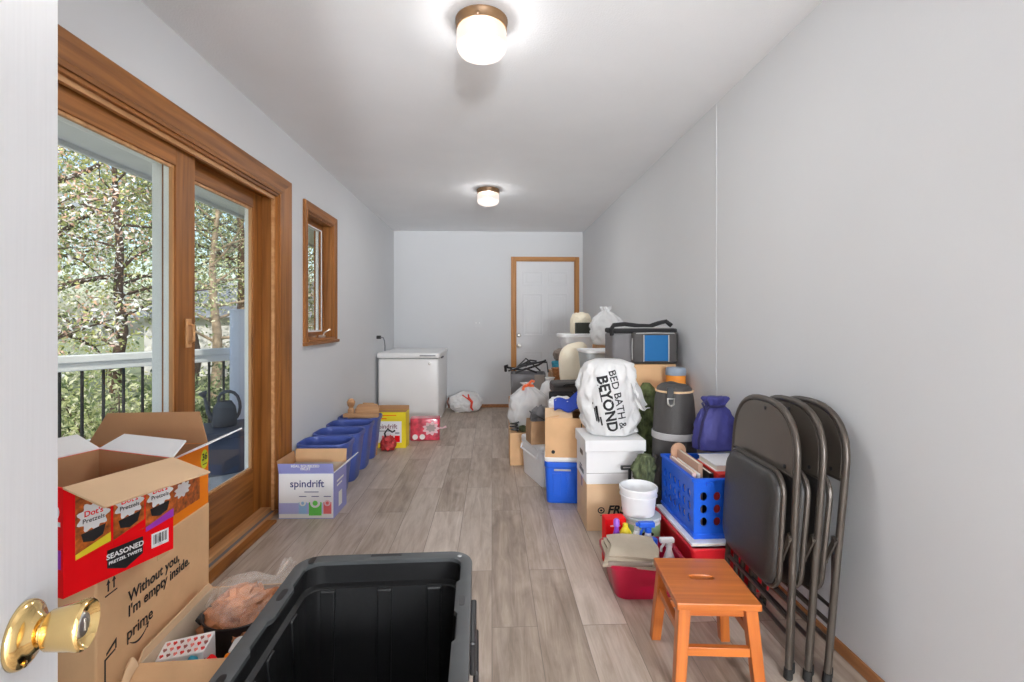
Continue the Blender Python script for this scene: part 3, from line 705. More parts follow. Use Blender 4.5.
Ml = FM((-RW/2, 0, 0), (0, -1, 0), (0, 0, 1))
text('12', .06, Ml @ Matrix.Translation((.10, .17, 0)), WHITEPL, red, bold=.002)
decal('flavour_band', rect(.06, .06, .13, .1), Ml, PURPRINT, red)

# orange carton behind it
oc = carton('snack_box', 'orange printed carton with 36 badge, behind the red pretzel carton', .36, .21, .19, (-1.085, 1.467, .6155), R(2.5), ORCARD, KRAFTD, True,
            flaps=(('b', .10, 16, (0, 1), .04, KRAFTD), ('r', .115, 66.5, (0, 1), 0, PRINTW)))
Mo = FM((.18, 0, 0), (0, 1, 0), (0, 0, 1))
decal('snack_picture', rect(-.09, .03, .055, .115), Mo, PRETZ, oc)
decal('logo_patch', star(-.035, .09, .035, .02), Mo, WHITEPL, oc, lift=.0008)
decal('badge', ell(.082, .145, .02, .03), Mo, LIMEPR, oc)
text('36', .03, Mo @ Matrix.Translation((.082, .152, 0)), BLKINK, oc, lift=.0012, bold=.0008)
decal('print_line', rect(.07, .1285, .094, .131), Mo, BLKINK, oc, lift=.0012)

# low open carton of odds and ends, on a closed one
low = carton('cardboard_box', 'low closed kraft box under the open box of odds and ends', .25, .34, .20, (-.742, 1.375, 0), R(3), KRAFTD)
ob = carton('cardboard_box', 'open kraft box holding a heart patterned gift box, near left corner', .25, .34, .165, (-.742, 1.375, .2012), R(3), KRAFT, KRAFTI, True,
            flaps=(('f', .13, 125, (0, 1), .01), ('l', .022, 2, (0, 1), .02, KRAFTP)))
# curved side flap bending out toward the camera
bm = bmesh.new(); sheet(bm, lambda u, v: (-.12 - .02 * u + .03 * v * u, -.175 - .12 * v, .165 + .02 * math.sin(u * 2.5) - .11 * v * v - .02 * v), 8, 8, .004); obj('flap', bm, KRAFTP, ob, smooth=True)
hb = thing('gift_box', 'white gift box patterned with small red hearts', 'gift box', (-.808, 1.282, .2062), R(8)); hb.scale = (.88, .88, .9)
bm = bmesh.new(); prism(bm, [(-.055, -.038, 0), (.08, -.045, 0), (.08, .045, 0), (-.055, .038, 0)], [(-.055, -.030, .145), (.08, -.045, .168), (.08, .035, .178), (-.055, .03, .163)]); obj('body', bm, PRINTW, hb, bevel=.003)
def heart(cx, cy, s): return [(cx + s * .9 * (math.sin(a) ** 3), cy + s * (.8125 * math.cos(a) - .3125 * math.cos(2 * a) - .125 * math.cos(3 * a) - .0625 * math.cos(4 * a))) for a in [2 * PI * k / 18 for k in range(18)]]
HR = [mat('heart red print', S(204, 52, 48), .5), mat('heart brown print', S(150, 92, 86), .5), mat('heart pink print', S(224, 130, 120), .5)]
def frontM():
    o = Vector((-.08, -.038, 0)); r = Vector((.16, -.007, 0)); u = Vector((0, .01 * .3, .165))
    return FM(o, r, u)
hbm = [bmesh.new() for _ in HR]
for i in range(7):
    for j in range(10):
        x = .012 + i * .0195 + (j % 2) * .003; y = .012 + j * .0185
        if y > .136 + x * .18: continue
        loft(hbm[(i + j) % 3], [[(p, q, zz) for p, q in heart(x, y, .0058)] for zz in (-.001, .0022 + .0005)], True, True, FM(Vector((-.055, -.0385, 0)), (.135, -.0066, 0), (0, .006, .145)))
# hearts on the slanting lid
o1, o2, o3 = Vector((-.055, -.030, .145)), Vector((.08, -.045, .168)), Vector((-.055, .03, .163))
for i in range(7):
    for j in range(3):
        loft(hbm[(i + j) % 3], [[(p, q, zz) for p, q in heart(.012 + i * .0195, .012 + j * .019, .0058)] for zz in (-.002, .0015)], True, True, FM(o1, o2 - o1, (o3 - o1) - (o2 - o1) * ((o3 - o1).dot(o2 - o1) / (o2 - o1).length_squared)))
for b_, m_ in zip(hbm, HR): obj('heart_print', b_, m_, hb)
pot = thing('cooking_pot', 'round black pan under a bag of brown bread', 'pan', (-.735, 1.44, .2062), 0)
bm = bmesh.new(); lathe(bm, [(.07, 0), (.083, .006), (.096, .14), (.102, .148), (.099, .150), (.093, .146), (.081, .012), (.002, .01)], 40); obj('body', bm, BLACK, pot, smooth=True)
bm = bmesh.new()
for s in (-1, 1):
    bm = bmesh.new(); tube(bm, [(s * .096, -.03, .125), (s * .112, -.022, .13), (s * .114, 0, .131), (s * .112, .022, .13), (s * .096, .03, .125)], .006); obj('handle', bm, BLACK, pot, smooth=True)
bread = thing('bread_bag', 'clear bag of brown bread pieces resting in the black pan', 'bag of bread', (-.735, 1.44, .2195), 0)
bm = bmesh.new()
for i, (x, y, z, r) in enumerate(((-.035, -.02, .10, .05), (.035, -.01, .11, .05), (0, .035, .12, .05), (-.035, .03, .12, .045), (.03, -.04, .10, .04), (.0, .0, .15, .05), (.06, .03, .14, .035))):
    blob(bm, r * 1.12, r * 1.05, r * .75, .5, 3.2, i + 3, sub=3, M=T(x * 1.15, y * 1.1, z - .025, rz=i))
blob(bm, .07, .07, .07, .2, 3, 2, sub=3, flat=-1)
obj('bread', bm, BREAD, bread, smooth=True)
bm = bmesh.new(); bagmesh(bm, [(.02, -.03, .3), (.065, -.02, .4), (.092, .03, .6), (.095, .08, .8), (.075, .13, 1.2), (.045, .165, 2), (.022, .19, 2), (.019, .205, 2), (.034, .235, 3), (.042, .26, 3)], 1, 1, 11, .08, .13, 6, 4, M=T(-.035, -.03, .115, ry=R(76), rz=R(54)) @ Matrix.Diagonal((1, 1, .86, 1))); obj('film', bm, CLEAR, bread, smooth=True)
wl = thing('food_tub', 'flat white plastic lidded tub in the odds and ends box', 'tub', (-.662, 1.305, .2062), R(10))
bm = bmesh.new(); rbox(bm, .05, .06, .125, .012); obj('body', bm, WHITEPL, wl, smooth=True)
bm = bmesh.new(); rbox(bm, .056, .066, .012, .014, .1252); obj('lid', bm, mat('grey white lid', S(206, 210, 212), .4), wl, smooth=True)
for i, (x, y, c, m_, nm) in enumerate(((-.745, 1.225, 'teal', TEALCL, 'small teal ball by the heart patterned box'), (-.70, 1.226, 'red', REDCARD, 'small red ball by the heart patterned box'), (-.66, 1.232, 'orange', ORCARD, 'small orange ball by the heart patterned box'))):
    bm = bmesh.new(); blob(bm, .019, .019, .080, .06, 2, i, sub=3, sq=.8); tag(obj('toy', bm, m_, None, smooth=True), nm, 'toy').location = (x, y, .2055)

# ------------------------------------------------------------------ left wall row
sb = carton('drink_carton', 'open lavender and white sparkling water carton in front of blue bins', .33, .235, .275, (-1.118, 3.065, 0), R(-1.5), LAV, KRAFTI, True,
            flaps=(('f', .062, 14, (0, 1), .0, LAV), ('b', .085, 4, (0, 1), .0, KRAFT), ('r', .10, 52, (0, 1), .0, PRINTW), ('l', .075, 10, (0, 1), 0, KRAFTD)))
Ms = FM((0, -.1175, 0), (1, 0, 0), (0, 0, 1))
decal('front_print', rect(-.163, .004, .163, .272), Ms, PRINTW, sb)
decal('lavender_band', rect(-.163, .03, .10, .095), Ms, mat('pale lavender print', S(176, 178, 222), .5), sb, lift=.0007)
text('spindrift', .062, Ms @ Matrix.Translation((.005, .21, 0)), NAVYINK, sb, lift=.0014, bold=.0007)
decal('print_line', rect(-.01, .16, .075, .164), Ms, NAVYINK, sb, lift=.0014)
for cx, m_, w in ((-.02, SKYCAN, .024), (.055, LIMECAN, .038), (.128, REDCAN, .024)):
    decal('can_picture', rect(cx - w, .03 if w < .03 else .02, cx + w, .10), Ms, m_, sb, lift=.0014)
    decal('fruit_picture', ell(cx, .095, w * .8, w * .75), Ms, PRINTW if m_ is not REDCAN else PALEP, sb, lift=.0022)
    decal('fruit_picture', ell(cx, .095, w * .4, w * .4), Ms, m_, sb, lift=.0029)
    decal('print_line', rect(cx - .022, .133, cx + .022, .137), Ms, NAVYINK, sb, lift=.0014)
Mfl = FM((0, -.1175 - .003, .279), (1, 0, 0), (0, -math.sin(R(14)), math.cos(R(14))))
text('REAL SQUEEZED\nFRUIT', .023, Mfl @ Matrix.Translation((.0, .034, 0)), PRINTW, sb, lift=.001, bold=.0009)
Mr = FM((.165, 0, 0), (0, 1, 0), (0, 0, 1))
decal('print_line', rect(-.06, .20, .06, .212), Mr, PRINTW, sb); decal('print_line', rect(-.06, .175, .03, .185), Mr, PRINTW, sb)
decal('can_picture', rect(-.03, .04, .03, .13), Mr, PRINTW, sb)
bm = bmesh.new(); blob(bm, .07, .06, .125, .1, 3, 5, sub=3); tag(obj('paper_wad', bm, KRAFTI, smooth=True), 'crumpled tan packing paper inside the lavender carton', 'packing paper').location = (-1.15, 3.07, .0055)

def bluebin(lbl):
    o = thing('waste_bin', lbl, 'bin', (0, 0, 0), 0, 'blue bins along the left wall')
    bm = bmesh.new()
    w, d, h = .345, .265, .36
    L = [rrect(w - .09, d - .07, .06, 0), rrect(w - .08, d - .06, .065, .01), rrect(w - .012, d - .012, .075, h - .03)]
    L += [rrect(w - .016, d - .016, .073, h - .03), rrect(w - .09, d - .07, .06, .012)]
    loft(bm, L, True, True); obj('body', bm, BLUEBIN, o, smooth=True)
    bm = bmesh.new()
    loft(bm, [rrect(a, b, .08, z, 8) for a, b, z in ((w - .016, d - .016, h - .035), (w + .004, d + .004, h - .032), (w + .008, d + .008, h - .008), (w + .004, d + .004, h), (w - .012, d - .012, h), (w - .018, d - .018, h - .01), (w - .016, d - .016, h - .035))], False, False)
    obj('rim', bm, BLUEBIN, o, smooth=True)
    return o
b1 = bluebin('nearest blue bin, directly behind the lavender carton')
b1.location = (-1.155, 3.40, 0)
dup(b1, (-1.155, 3.69, 0), 'second blue bin from the lavender carton')
dup(b1, (-1.155, 3.98, 0), 'third blue bin from the lavender carton, before the wood scraps')
dup(b1, (-1.155, 4.27, 0), 'farthest blue bin, heaped with wood scraps, by yellow carton')
# wood scraps standing in the last bin
ws = [('wood_board', 'wide upright board with rounded top corners in the farthest bin', [('rb', .19, .03, .375, .0)], (-1.09, 4.265, .0125), R(4)),
      ('wood_block', 'flat pale block lying across the farthest bin', [('bx', .30, .05, .03)], (-1.13, 4.20, .3605), R(-3)),
      ('wood_board', 'small brown upright board behind the others in farthest bin', [('bx', .10, .02, .45)], (-1.10, 4.325, .0125), R(-8))]
for nm, lb, g, loc, rz in ws:
    bm = bmesh.new(); k = g[0]
    if k[0] == 'rb':
        pts = rrect(k[1], .17, .03, 0, 5); 
        loft(bm, [[(x, -.015, y + .365) for x, y, _ in pts], [(x, .015, y + .365) for x, y, _ in pts]]); box(bm, (-.08, -.015, 0), (.08, .015, .30))
    else: box(bm, (-k[1]/2, -k[2]/2, 0), (k[1]/2, k[2]/2, k[3]))
    o = tag(obj(nm, bm, BLKWOOD, bevel=.004), lb, 'wood scrap', 'wood scraps in the bin'); o.location = loc; o.rotation_euler.z = rz
bm = bmesh.new(); lathe(bm, [(.02, 0), (.028, .01), (.028, .40), (.018, .42), (.03, .44), (.035, .47), (.02, .495), (.002, .50)], 20); tag(obj('wood_spindle', bm, BLKWOOD, smooth=True), 'turned wooden spindle with knob top at the wall side of farthest bin', 'wood scrap', 'wood scraps in the bin').location = (-1.235, 4.265, .0125)
bm = bmesh.new(); lathe(bm, [(.03, 0), (.034, .005), (.034, .36), (.03, .40), (.002, .405)], 20); tag(obj('wood_post', bm, BLKWOOD, smooth=True), 'plain round wooden peg beside the turned spindle', 'wood scrap', 'wood scraps in the bin').location = (-1.185, 4.32, .0125)

# yellow carton
yc = carton('drink_carton', 'open yellow and white drink carton in front of the chest freezer', .30, .15, .335, (-.955, 4.62, 0), R(-2), YELCARD, KRAFTD, True, flaps=(('b', .04, 5, (0, 1), 0, KRAFTD), ('l', .03, 20, (0, 1), 0, KRAFTD)))
My = FM((0, -.075, 0), (1, 0, 0), (0, 0, 1))
decal('front_print', rect(-.15, .05, .11, .25), My, PRINTW, yc)
text('spindrift', .06, My @ Matrix.Translation((-.03, .2, 0)), mat('plum ink', S(120, 60, 80), .5), yc, lift=.001, bold=.0006)
decal('print_line', rect(-.13, .155, .0, .162), My, GRYINK, yc, lift=.0008); decal('print_line', rect(-.13, .30, .06, .31), My, ORCARD, yc); decal('print_line', rect(-.13, .27, -.03, .28), My, ORCARD, yc)
for cx in (-.05, .01, .07): decal('can_picture', rect(cx - .024, .055, cx + .024, .115), My, REDCAN if cx < .05 else REDCARD, yc, lift=.0012)
decal('print_line', rect(.05, .135, .09, .145), My, GRYINK, yc, lift=.001)
rb = thing('net_bag', 'small tangled red net bag on floor before the yellow carton', 'bag', (-.955, 4.47, 0), 0)
bm = bmesh.new(); blob(bm, .07, .06, .075, .35, 3, 8, sub=3, flat=-.8); obj('body', bm, mat('red netting', S(176, 52, 52), .6, var=.4, vs=40), rb, smooth=True)
bm = bmesh.new(); tube(bm, [(-.02, 0, .1), (-.03, -.02, .16), (.0, -.03, .2), (.04, -.02, .17), (.06, .0, .18)], .008); obj('strap', bm, BLACK, rb, smooth=True)
# shrink-wrapped red drinks pack
pk = thing('drink_pack', 'pink and red wrapped pack of drinks on floor by the freezer', 'drink pack', (-.672, 4.88, 0), R(4))
bm = bmesh.new(); rbox(bm, .29, .16, .22, .02); 
for v in bm.verts:
    v.co += Vector((noise.noise(v.co * 20), noise.noise(v.co * 20 + Vector((5, 5, 5))), 0)) * .006
obj('wrapped_body', bm, PINKPRINT, pk, smooth=True)
Mp = FM((.03, -.0815, 0), (1, 0, 0), (0, 0, 1))
decal('front_print', star(.03, .12, .075, .06, 9), Mp, PALEP, pk); decal('fruit_picture', star(.03, .125, .045, .035, 7), Mp, mat('grey pink print', S(170, 150, 150), .5), pk, lift=.001)
for x in (-.125, -.055): decal('can_end', ell(x, .04, .027, .027), Mp, WHITEPL, pk)
bm = bmesh.new(); tube(bm, [(.13, -.03, .12), (.17, -.05, .115), (.21, -.05, .13)], [.012, .006, .012]); obj('wrap_tail', bm, PALEP, pk, smooth=True)
# chest freezer
fz = thing('chest_freezer', 'white chest freezer in the far left corner', 'freezer', (-.955, 6.03, 0), 0)
bm = bmesh.new(); rbox(bm, .69, 1.0, .735, .03, .02); obj('body', bm, WHITEAPP, fz, smooth=True)
bm = bmesh.new(); rbox(bm, .715, 1.03, .06, .03, .762, e=.012); obj('lid', bm, WHITEAPP, fz, smooth=True)
obj('lid_gasket', B(((-.33, -.485, .7552), (.33, .485, .7618))), GRYINK, fz)
Mz = FM((0, -.5155, 0), (1, 0, 0), (0, 0, 1))
decal('badge', rect(.13, .785, .31, .8), Mz, mat('silver badge', S(150, 152, 156), .3, .6), fz)
obj('handle', B(((.346, -.30, .745), (.367, -.12, .761))), GRYINK, fz, bevel=.005)
bm = bmesh.new(); lathe(bm, [(.016, 0), (.016, .004), (.006, .005)], 16, T(.24, -.501, .70, rx=PI/2)); obj('lid_lock', bm, NICKEL, fz)
obj('foot', B(*[((sx - .03, sy - .03, 0), (sx + .03, sy + .03, .0195)) for sx in (-.27, .27) for sy in (-.42, .42)]), BLACK, fz)
# tied trash bag by the back wall
tb = thing('trash_bag', 'tied white bag with red ties lying by the back wall', 'trash bag', (-.345, 6.36, 0), R(20))
bm = bmesh.new(); blob(bm, .225, .165, .15, .12, 2.5, 3, sub=5, flat=-.75, crease=.06); obj('body', bm, WBAG, tb, smooth=True)
bm = bmesh.new(); tube(bm, [(.0, -.11, .23), (-.01, -.15, .2), (.03, -.168, .14), (.02, -.165, .07), (.05, -.15, .03)], [.01, .014, .018, .014, .008]); tube(bm, [(-.08, -.11, .23), (-.03, -.15, .19), (.03, -.168, .14)], .008)
obj('tie', bm, REDTIE, tb, smooth=True)
bm = bmesh.new(); tube(bm, [(-.22, .03, .06), (-.25, .01, .13), (-.23, 0, .19)], .01); obj('tie', bm, mat('dull brown tie', S(120, 80, 70), .6), tb, smooth=True)

# ------------------------------------------------------------------ right-hand pile
# plain carton on the floor with round mark, file box on it, big white bag on that
fc = carton('cardboard_box', 'kraft carton with black lettering on floor under the white file box', .335, .31, .268, (.705, 2.86, 0), 0, KRAFTP)
Mq = FM((0, -.1552, 0), (1, 0, 0), (0, 0, 1))
text('FRS', .066, Mq @ Matrix.Translation((.0, .118, 0)), BLKINK, fc, bold=.0026, shear=.25)
bm = bmesh.new(); ring(bm, ell(0, 0, .02, .018, 24), ell(0, 0, .014, .012, 24), 0, .0008, Mq @ Matrix.Translation((-.085, .118, 0))); obj('round_mark', bm, BLKINK, fc)
decal('round_mark', ell(-.085, .118, .007, .006), Mq, BLKINK, fc); decal('underline_mark', rect(-.09, .088, .06, .091), Mq, BLKINK, fc)
fb = thing('file_box', 'white lidded file box on the black lettered carton, bulging bag on top', 'file box', (.70, 2.855, .2685), 0)
obj('body', B(((-.165, -.155, 0), (.165, .155, .235))), WHITECARD, fb, bevel=.003)
bm = B(((-.174, -.165, .185), (.174, .165, .25))); obj('lid', bm, WHITECARD, fb, bevel=.004)
obj('lid_seam', B(((-.1655, -.1562, .06), (.1655, -.1552, .064))), PALEGREY, fb)
Mfl_ = FM((-.1652, 0, 0), (0, -1, 0), (0, 0, 1))
bm = bmesh.new(); loft(bm, [[(x, y, z) for x, y, _ in rrect(.09, .028, .012, 0)] for z in (0, .0008)], True, True, Mfl_ @ Matrix.Translation((0, .145, 0))); obj('hand_hole', bm, BLACK, fb)
decal('print_band', rect(-.06, .03, .07, .055), Mfl_, GRYINK, fb); decal('print_band', rect(-.05, .06, .02, .07), Mfl_, GRYINK, fb)
# big white shopping bag
sbag = thing('shopping_bag', 'bulging white plastic shopping bag with big black lettering on the file box', 'shopping bag', (.715, 2.855, .519), 0)
bm = bmesh.new()
bagmesh(bm, [(.10, 0, .1), (.145, .012, .2), (.160, .06, .3), (.175, .15, .35), (.180, .25, .4), (.172, .33, .5), (.158, .385, .6), (.135, .425, .8), (.08, .447, 1.0), (.012, .452, 1)], 1.0, .80, 7, .05, .12, 4, 12, n=120, bend=(-.035, .0))
for v in bm.verts:
    v.co.x += .028 * (v.co.z / .45) * (1 if v.co.x > .05 else 0) * 0 - .015 * math.sin(v.co.z * 9)
    if v.co.x > .06: v.co += Vector((.03 * noise.noise(v.co * 22), .035 * noise.noise(v.co * 18 + Vector((3, 1, 2))), 0)) * min(1, (v.co.x - .06) * 14)
vv = list(bm.verts); me_t = bpy.data.meshes.new('t'); bm.to_mesh(me_t)
bvh = BVHTree.FromPolygons([v.co.copy() for v in me_t.vertices], [list(p.vertices) for p in me_t.polygons]); bpy.data.meshes.remove(me_t)
bodyo = obj('body', bm, WBAG, sbag, smooth='all')
def wrap_text(body, size, cx, cz, right, up, bold, m, parent, bvh, lift=.0025, sx=1):
    me = textmesh(body, size, bold=bold, sx=sx); b2 = bmesh.new(); b2.from_mesh(me); bpy.data.meshes.remove(me)
    bmesh.ops.triangulate(b2, faces=b2.faces)
    for _ in range(3):
        es = [e for e in b2.edges if e.calc_length() > .007]
        if not es: break
        bmesh.ops.subdivide_edges(b2, edges=es, cuts=1); bmesh.ops.triangulate(b2, faces=b2.faces)
    for v in b2.verts:
        x = cx + right[0] * v.co.x + up[0] * v.co.y; z = cz + right[1] * v.co.x + up[1] * v.co.y
        h = bvh.ray_cast(Vector((x, -1, z)), Vector((0, 1, 0)))
        v.co = (h[0] + Vector((0, -lift, 0))) if h[0] else Vector((x, 0, z))
    me = bpy.data.meshes.new('lettering'); b2.to_mesh(me); b2.free(); me.materials.append(m)
    o = bpy.data.objects.new('lettering', me); COL.objects.link(o); o.parent = parent; return o
a = R(-78); rg = (math.cos(a), math.sin(a)); upv = (-math.sin(a), math.cos(a))
wrap_text('BED BATH &', .062, .005, .225, rg, upv, .0006, BLKINK, sbag, bvh)
wrap_text('BEYOND', .082, -.055, .20, rg, upv, .0028, BLKINK, sbag, bvh)
def wrap_bar(cx, cz, w, h):
    b2 = bmesh.new(); n = 14; rows = []
    for k in range(n + 1):
        row = []
        for s in (-.5, .5):
            u, q = (k / n - .5) * w, s * h
            x = cx + rg[0] * u + upv[0] * q; z = cz + rg[1] * u + upv[1] * q
            hit = bvh.ray_cast(Vector((x, -1, z)), Vector((0, 1, 0)))
            p = hit[0] if hit[0] else Vector((x, 0, z))
            row.append((b2.verts.new(p + Vector((0, -.0025, 0))), b2.verts.new(p + Vector((0, -.0012, 0)))))
        rows.append(row)
    for a_, c_ in zip(rows, rows[1:]):
        b2.faces.new((a_[0][0], c_[0][0], c_[1][0], a_[1][0])); b2.faces.new((a_[0][1], a_[1][1], c_[1][1], c_[0][1]))
        b2.faces.new((a_[0][0], a_[0][1], c_[0][1], c_[0][0])); b2.faces.new((a_[1][0], c_[1][0], c_[1][1], a_[1][1]))
    obj('print_line', b2, BLKINK, sbag)
for q in ((-.098, .26, .10, .006), (-.108, .14, .10, .010), (-.120, .15, .11, .006), (-.088, .10, .05, .008)): wrap_bar(*q)
bm = bmesh.new()
sheet(bm, lambda u, v: (.09 + .10 * u, -.10 + .05 * math.sin(v * 5) + .02 * math.sin(u * 9), .30 - .09 * u + .05 * math.sin(v * 3 + u * 4) * (1 - .4 * u) - .05 * v), 10, 12, .002)
obj('handle', bm, WBAG2, sbag, smooth=True)

# blue cooler with carton on it
bc = thing('cooler', 'blue picnic cooler with white lid on floor under an open carton', 'cooler', (.525, 3.215, 0), R(-6.2))
bm = bmesh.new(); L = [rrect(.31, .19, .03, 0), rrect(.315, .195, .03, .012), rrect(.335, .215, .03, .235), rrect(.345, .225, .03, .24), rrect(.345, .225, .03, .272)]; loft(bm, L); obj('body', bm, BLUECOOL, bc, smooth=True, bevel=.003)
bm = bmesh.new(); rbox(bm, .348, .228, .032, .03, .2725, e=.01); obj('lid', bm, WHITEPL, bc, smooth=True)
bm = bmesh.new()
for x0, x1 in ((-.12, -.06), (-.03, .03), (.06, .12)):
    prism(bm, [(x0 + .01, -.1035, .05), (x1 - .01, -.1035, .05), (x1 - .01, -.096, .05), (x0 + .01, -.096, .05)], [(x0, -.111, .20), (x1, -.111, .20), (x1, -.104, .20), (x0, -.104, .20)])
obj('front_rib', bm, BLUECOOL, bc, bevel=.003)
obj('drip_groove', B(((-.11, -.1132, .215), (.0, -.108, .228))), PALEGREY, bc, bevel=.002)
oc2 = carton('cardboard_box', 'kraft carton with raised flap sitting on the blue cooler', .345, .225, .255, (.53, 3.214, .305), R(-6.2), KRAFT, KRAFTD, True,
             flaps=(('f', .105, -62, (0, .52), .0, KRAFTP), ('b', .10, -75, (0, 1), .0), ('r', .10, -86, (0, 1), 0), ('l', .09, -80, (0, 1), 0)))
Mc = FM((0, -.1128, 0), (1, 0, 0), (0, 0, 1))
decal('print_line', rect(.02, .155, .09, .163), Mc, KRAFTD, oc2); decal('print_line', rect(.06, .19, .066, .222), Mc, BLKINK, oc2); decal('print_line', rect(.075, .205, .15, .208), Mc, GRYINK, oc2); decal('print_line', rect(.075, .19, .14, .193), Mc, GRYINK, oc2)
decal('dot_mark', ell(-.12, .035, .012, .012), Mc, BLKINK, oc2)
# white cooler
wc = thing('cooler', 'white cooler with hinged lid on floor beside the blue cooler', 'cooler', (.425, 3.65, 0), R(16))
bm = bmesh.new(); L = [rrect(.25, .40, .03, 0), rrect(.255, .405, .03, .01), rrect(.275, .425, .03, .235), rrect(.285, .435, .03, .24), rrect(.285, .435, .03, .255)]; loft(bm, L); obj('body', bm, WHITEPL, wc, smooth=True)
bm = bmesh.new(); rbox(bm, .287, .437, .04, .03, .2555, e=.012); obj('lid', bm, WHITEPL, wc, smooth=True)
obj('side_recess', B(((-.134, -.10, .10), (-.129, .10, .19))), WHITEPL, wc, bevel=.003)
bm = bmesh.new(); tube(bm, [(-.146, -.17, .235), (-.156, -.17, .20), (-.156, .17, .20), (-.146, .17, .235)], .007); obj('handle', bm, WHITEPL, wc, smooth=True)
# brown paper sack on it
ps = thing('paper_sack', 'brown paper sack stuffed with dark clothes on the white cooler', 'paper bag', (.36, 3.56, .296), R(10))
bm = bmesh.new(); L = [rrect(.18, .16, .01, 0, 3), rrect(.185, .165, .01, .10, 3), rrect(.18, .15, .01, .165, 3), rrect(.174, .144, .009, .165, 3), rrect(.174, .15, .009, .01, 3)]
loft(bm, [[(x + .008 * noise.noise(Vector((x, y, z)) * 14), y + .008 * noise.noise(Vector((y, x, z)) * 14), z) for x, y, z in q] for q in L]); obj('body', bm, mat('brown paper', S(158, 124, 92), .85, var=.12, vs=12, bump=.3, bs=25), ps, smooth=True)
bm = bmesh.new(); blob(bm, .078, .062, .10, .22, 3, 9, sub=4, flat=-.9); obj('clothes', bm, GREYFAB, ps, smooth=True).location = (0, 0, .075)
bm = bmesh.new()
sheet(bm, lambda u, v: (-.085 + .17 * u, -.07 + .07 * v, .178 + .05 * v + .02 * math.sin(u * 6 + v * 3)), 10, 6, .008); obj('clothes', bm, CHARC, ps, smooth=True)
bm = bmesh.new(); tube(bm, [(.04, -.06, .19), (.05, -.07, .24), (.085, -.06, .25), (.09, -.05, .20)], .004); obj('handle', bm, WHITEPL, ps)
# far kraft box with swoosh, trash bag on it
gx = carton('cardboard_box', 'kraft box with curved swoosh mark on floor under white trash bag', .34, .30, .268, (.318, 4.10, 0), 0, KRAFT)
Mg = FM((0, -.1502, 0), (1, 0, 0), (0, 0, 1)); decal('smile_mark', arc(-.06, .12, .13, .04, .012), Mg, BLKINK, gx)
cb = thing('cable_coil', 'small black cable coil at the front edge of swoosh box', 'cable', (.185, 3.985, .2685))
bm = bmesh.new(); tube(bm, [(.03 * math.cos(a * .7) * (1 + .2 * math.sin(a)), .022 * math.sin(a * .7), .008 + .0028 * a) for a in range(0, 28)], .007); obj('cable', bm, BLACK, cb, smooth=True)
bm = bmesh.new(); blob(bm, .04, .025, .03, .2, 3, 6, sub=3); obj('plug', bm, CAMO, cb, smooth=True).location = (.075, .0, .0)
wb = thing('trash_bag', 'full white trash bag with orange tie on the swoosh box', 'trash bag', (.335, 4.10, .2685), 0)
bm = bmesh.new(); bagmesh(bm, [(.10, 0, .1), (.15, .01, .1), (.172, .06, .15), (.175, .15, .2), (.165, .22, .3), (.14, .28, .6), (.09, .325, 1), (.05, .36, 1.6), (.03, .375, 2), (.05, .40, 2.4)], 1.08, .8, 9, .07, .12, 4, 21, n=84, bend=(-.04, -.02)); obj('body', bm, WBAG2, wb, smooth='all')
bm = bmesh.new()
for i, (x, y, z, r) in enumerate(((-.08, -.02, .06, .07), (.06, -.03, .05, .07), (-.05, -.03, .17, .07), (.05, .0, .17, .08), (0, .02, .24, .06))): blob(bm, r, r * .9, r * .95, .2, 2.5, i, sub=3, M=T(x, y, z - .05))
obj('contents', bm, WHCLOTH, wb, smooth=True)
bm = bmesh.new(); tube(bm, [(-.06, -.04, .37), (-.03, -.07, .385), (.01, -.03, .37), (-.02, .02, .375), (-.06, -.04, .37)], .013); tube(bm, [(-.04, -.06, .38), (-.07, -.085, .37), (-.075, -.095, .345)], .012); tube(bm, [(-.03, -.06, .385), (.0, -.06, .42), (.02, -.05, .41)], .011); obj('tie', bm, mat('orange red tie', S(236, 104, 60), .5), wb, smooth=True)
# second white bag behind
wb2 = thing('trash_bag', 'white plastic bag slumped between the trash bag and black case', 'trash bag', (.505, 4.20, .0), 0)
bm = bmesh.new(); bagmesh(bm, [(.0, 0, 0), (.09, .01, .1), (.10, .2, .15), (.095, .45, .2), (.10, .58, .4), (.075, .64, .7), (.03, .675, 1.4), (.045, .70, 2)], .9, .8, 8, .06, .12, 4, 31, n=72, bend=(.0, -.03)); obj('body', bm, WBAG, wb2, smooth='all')

# clothes on the carton over the blue cooler
cl = thing('folded_shirts', 'white and blue folded shirts piled on the open carton', 'clothes', (.52, 3.23, .585), R(-6))
bm = bmesh.new(); blob(bm, .088, .075, .052, .12, 3, 2, sub=4, flat=-.6, sq=.8); obj('white_shirt', bm, WHCLOTH, cl, smooth=True).location = (-.05, .03, .01)
bm = bmesh.new(); sheet(bm, lambda u, v: (-.10 + .18 * u, -.085 + .07 * v, .02 + .055 * v + .06 * u * u * v + .012 * math.sin(u * 9)), 14, 8, .014); obj('blue_shirt', bm, BLCLOTH, cl, smooth=True)
bm = bmesh.new(); prism(bm, [(.03, -.06, .06), (.10, -.05, .05), (.11, .0, .05), (.04, 0, .06)], [(.065, -.04, .15), (.075, -.04, .15), (.075, -.02, .15), (.065, -.02, .15)]); obj('blue_shirt', bm, BLCLOTH, cl, smooth=True, bevel=.006)
bm = bmesh.new()
tube(bm, [(.05, -.06, .07), (.09, -.08, .04), (.115, -.06, .07), (.15, -.06, .03), (.15, -.10, .0)], .012); tube(bm, [(.12, -.04, .09), (.15, -.07, .02)], .011)
obj('dark_strap', bm, CHARC, cl, smooth=True)
kb_ = thing('black_bin', 'dark open fabric box behind the folded shirts', 'box', (.50, 3.44, .0), R(-6))
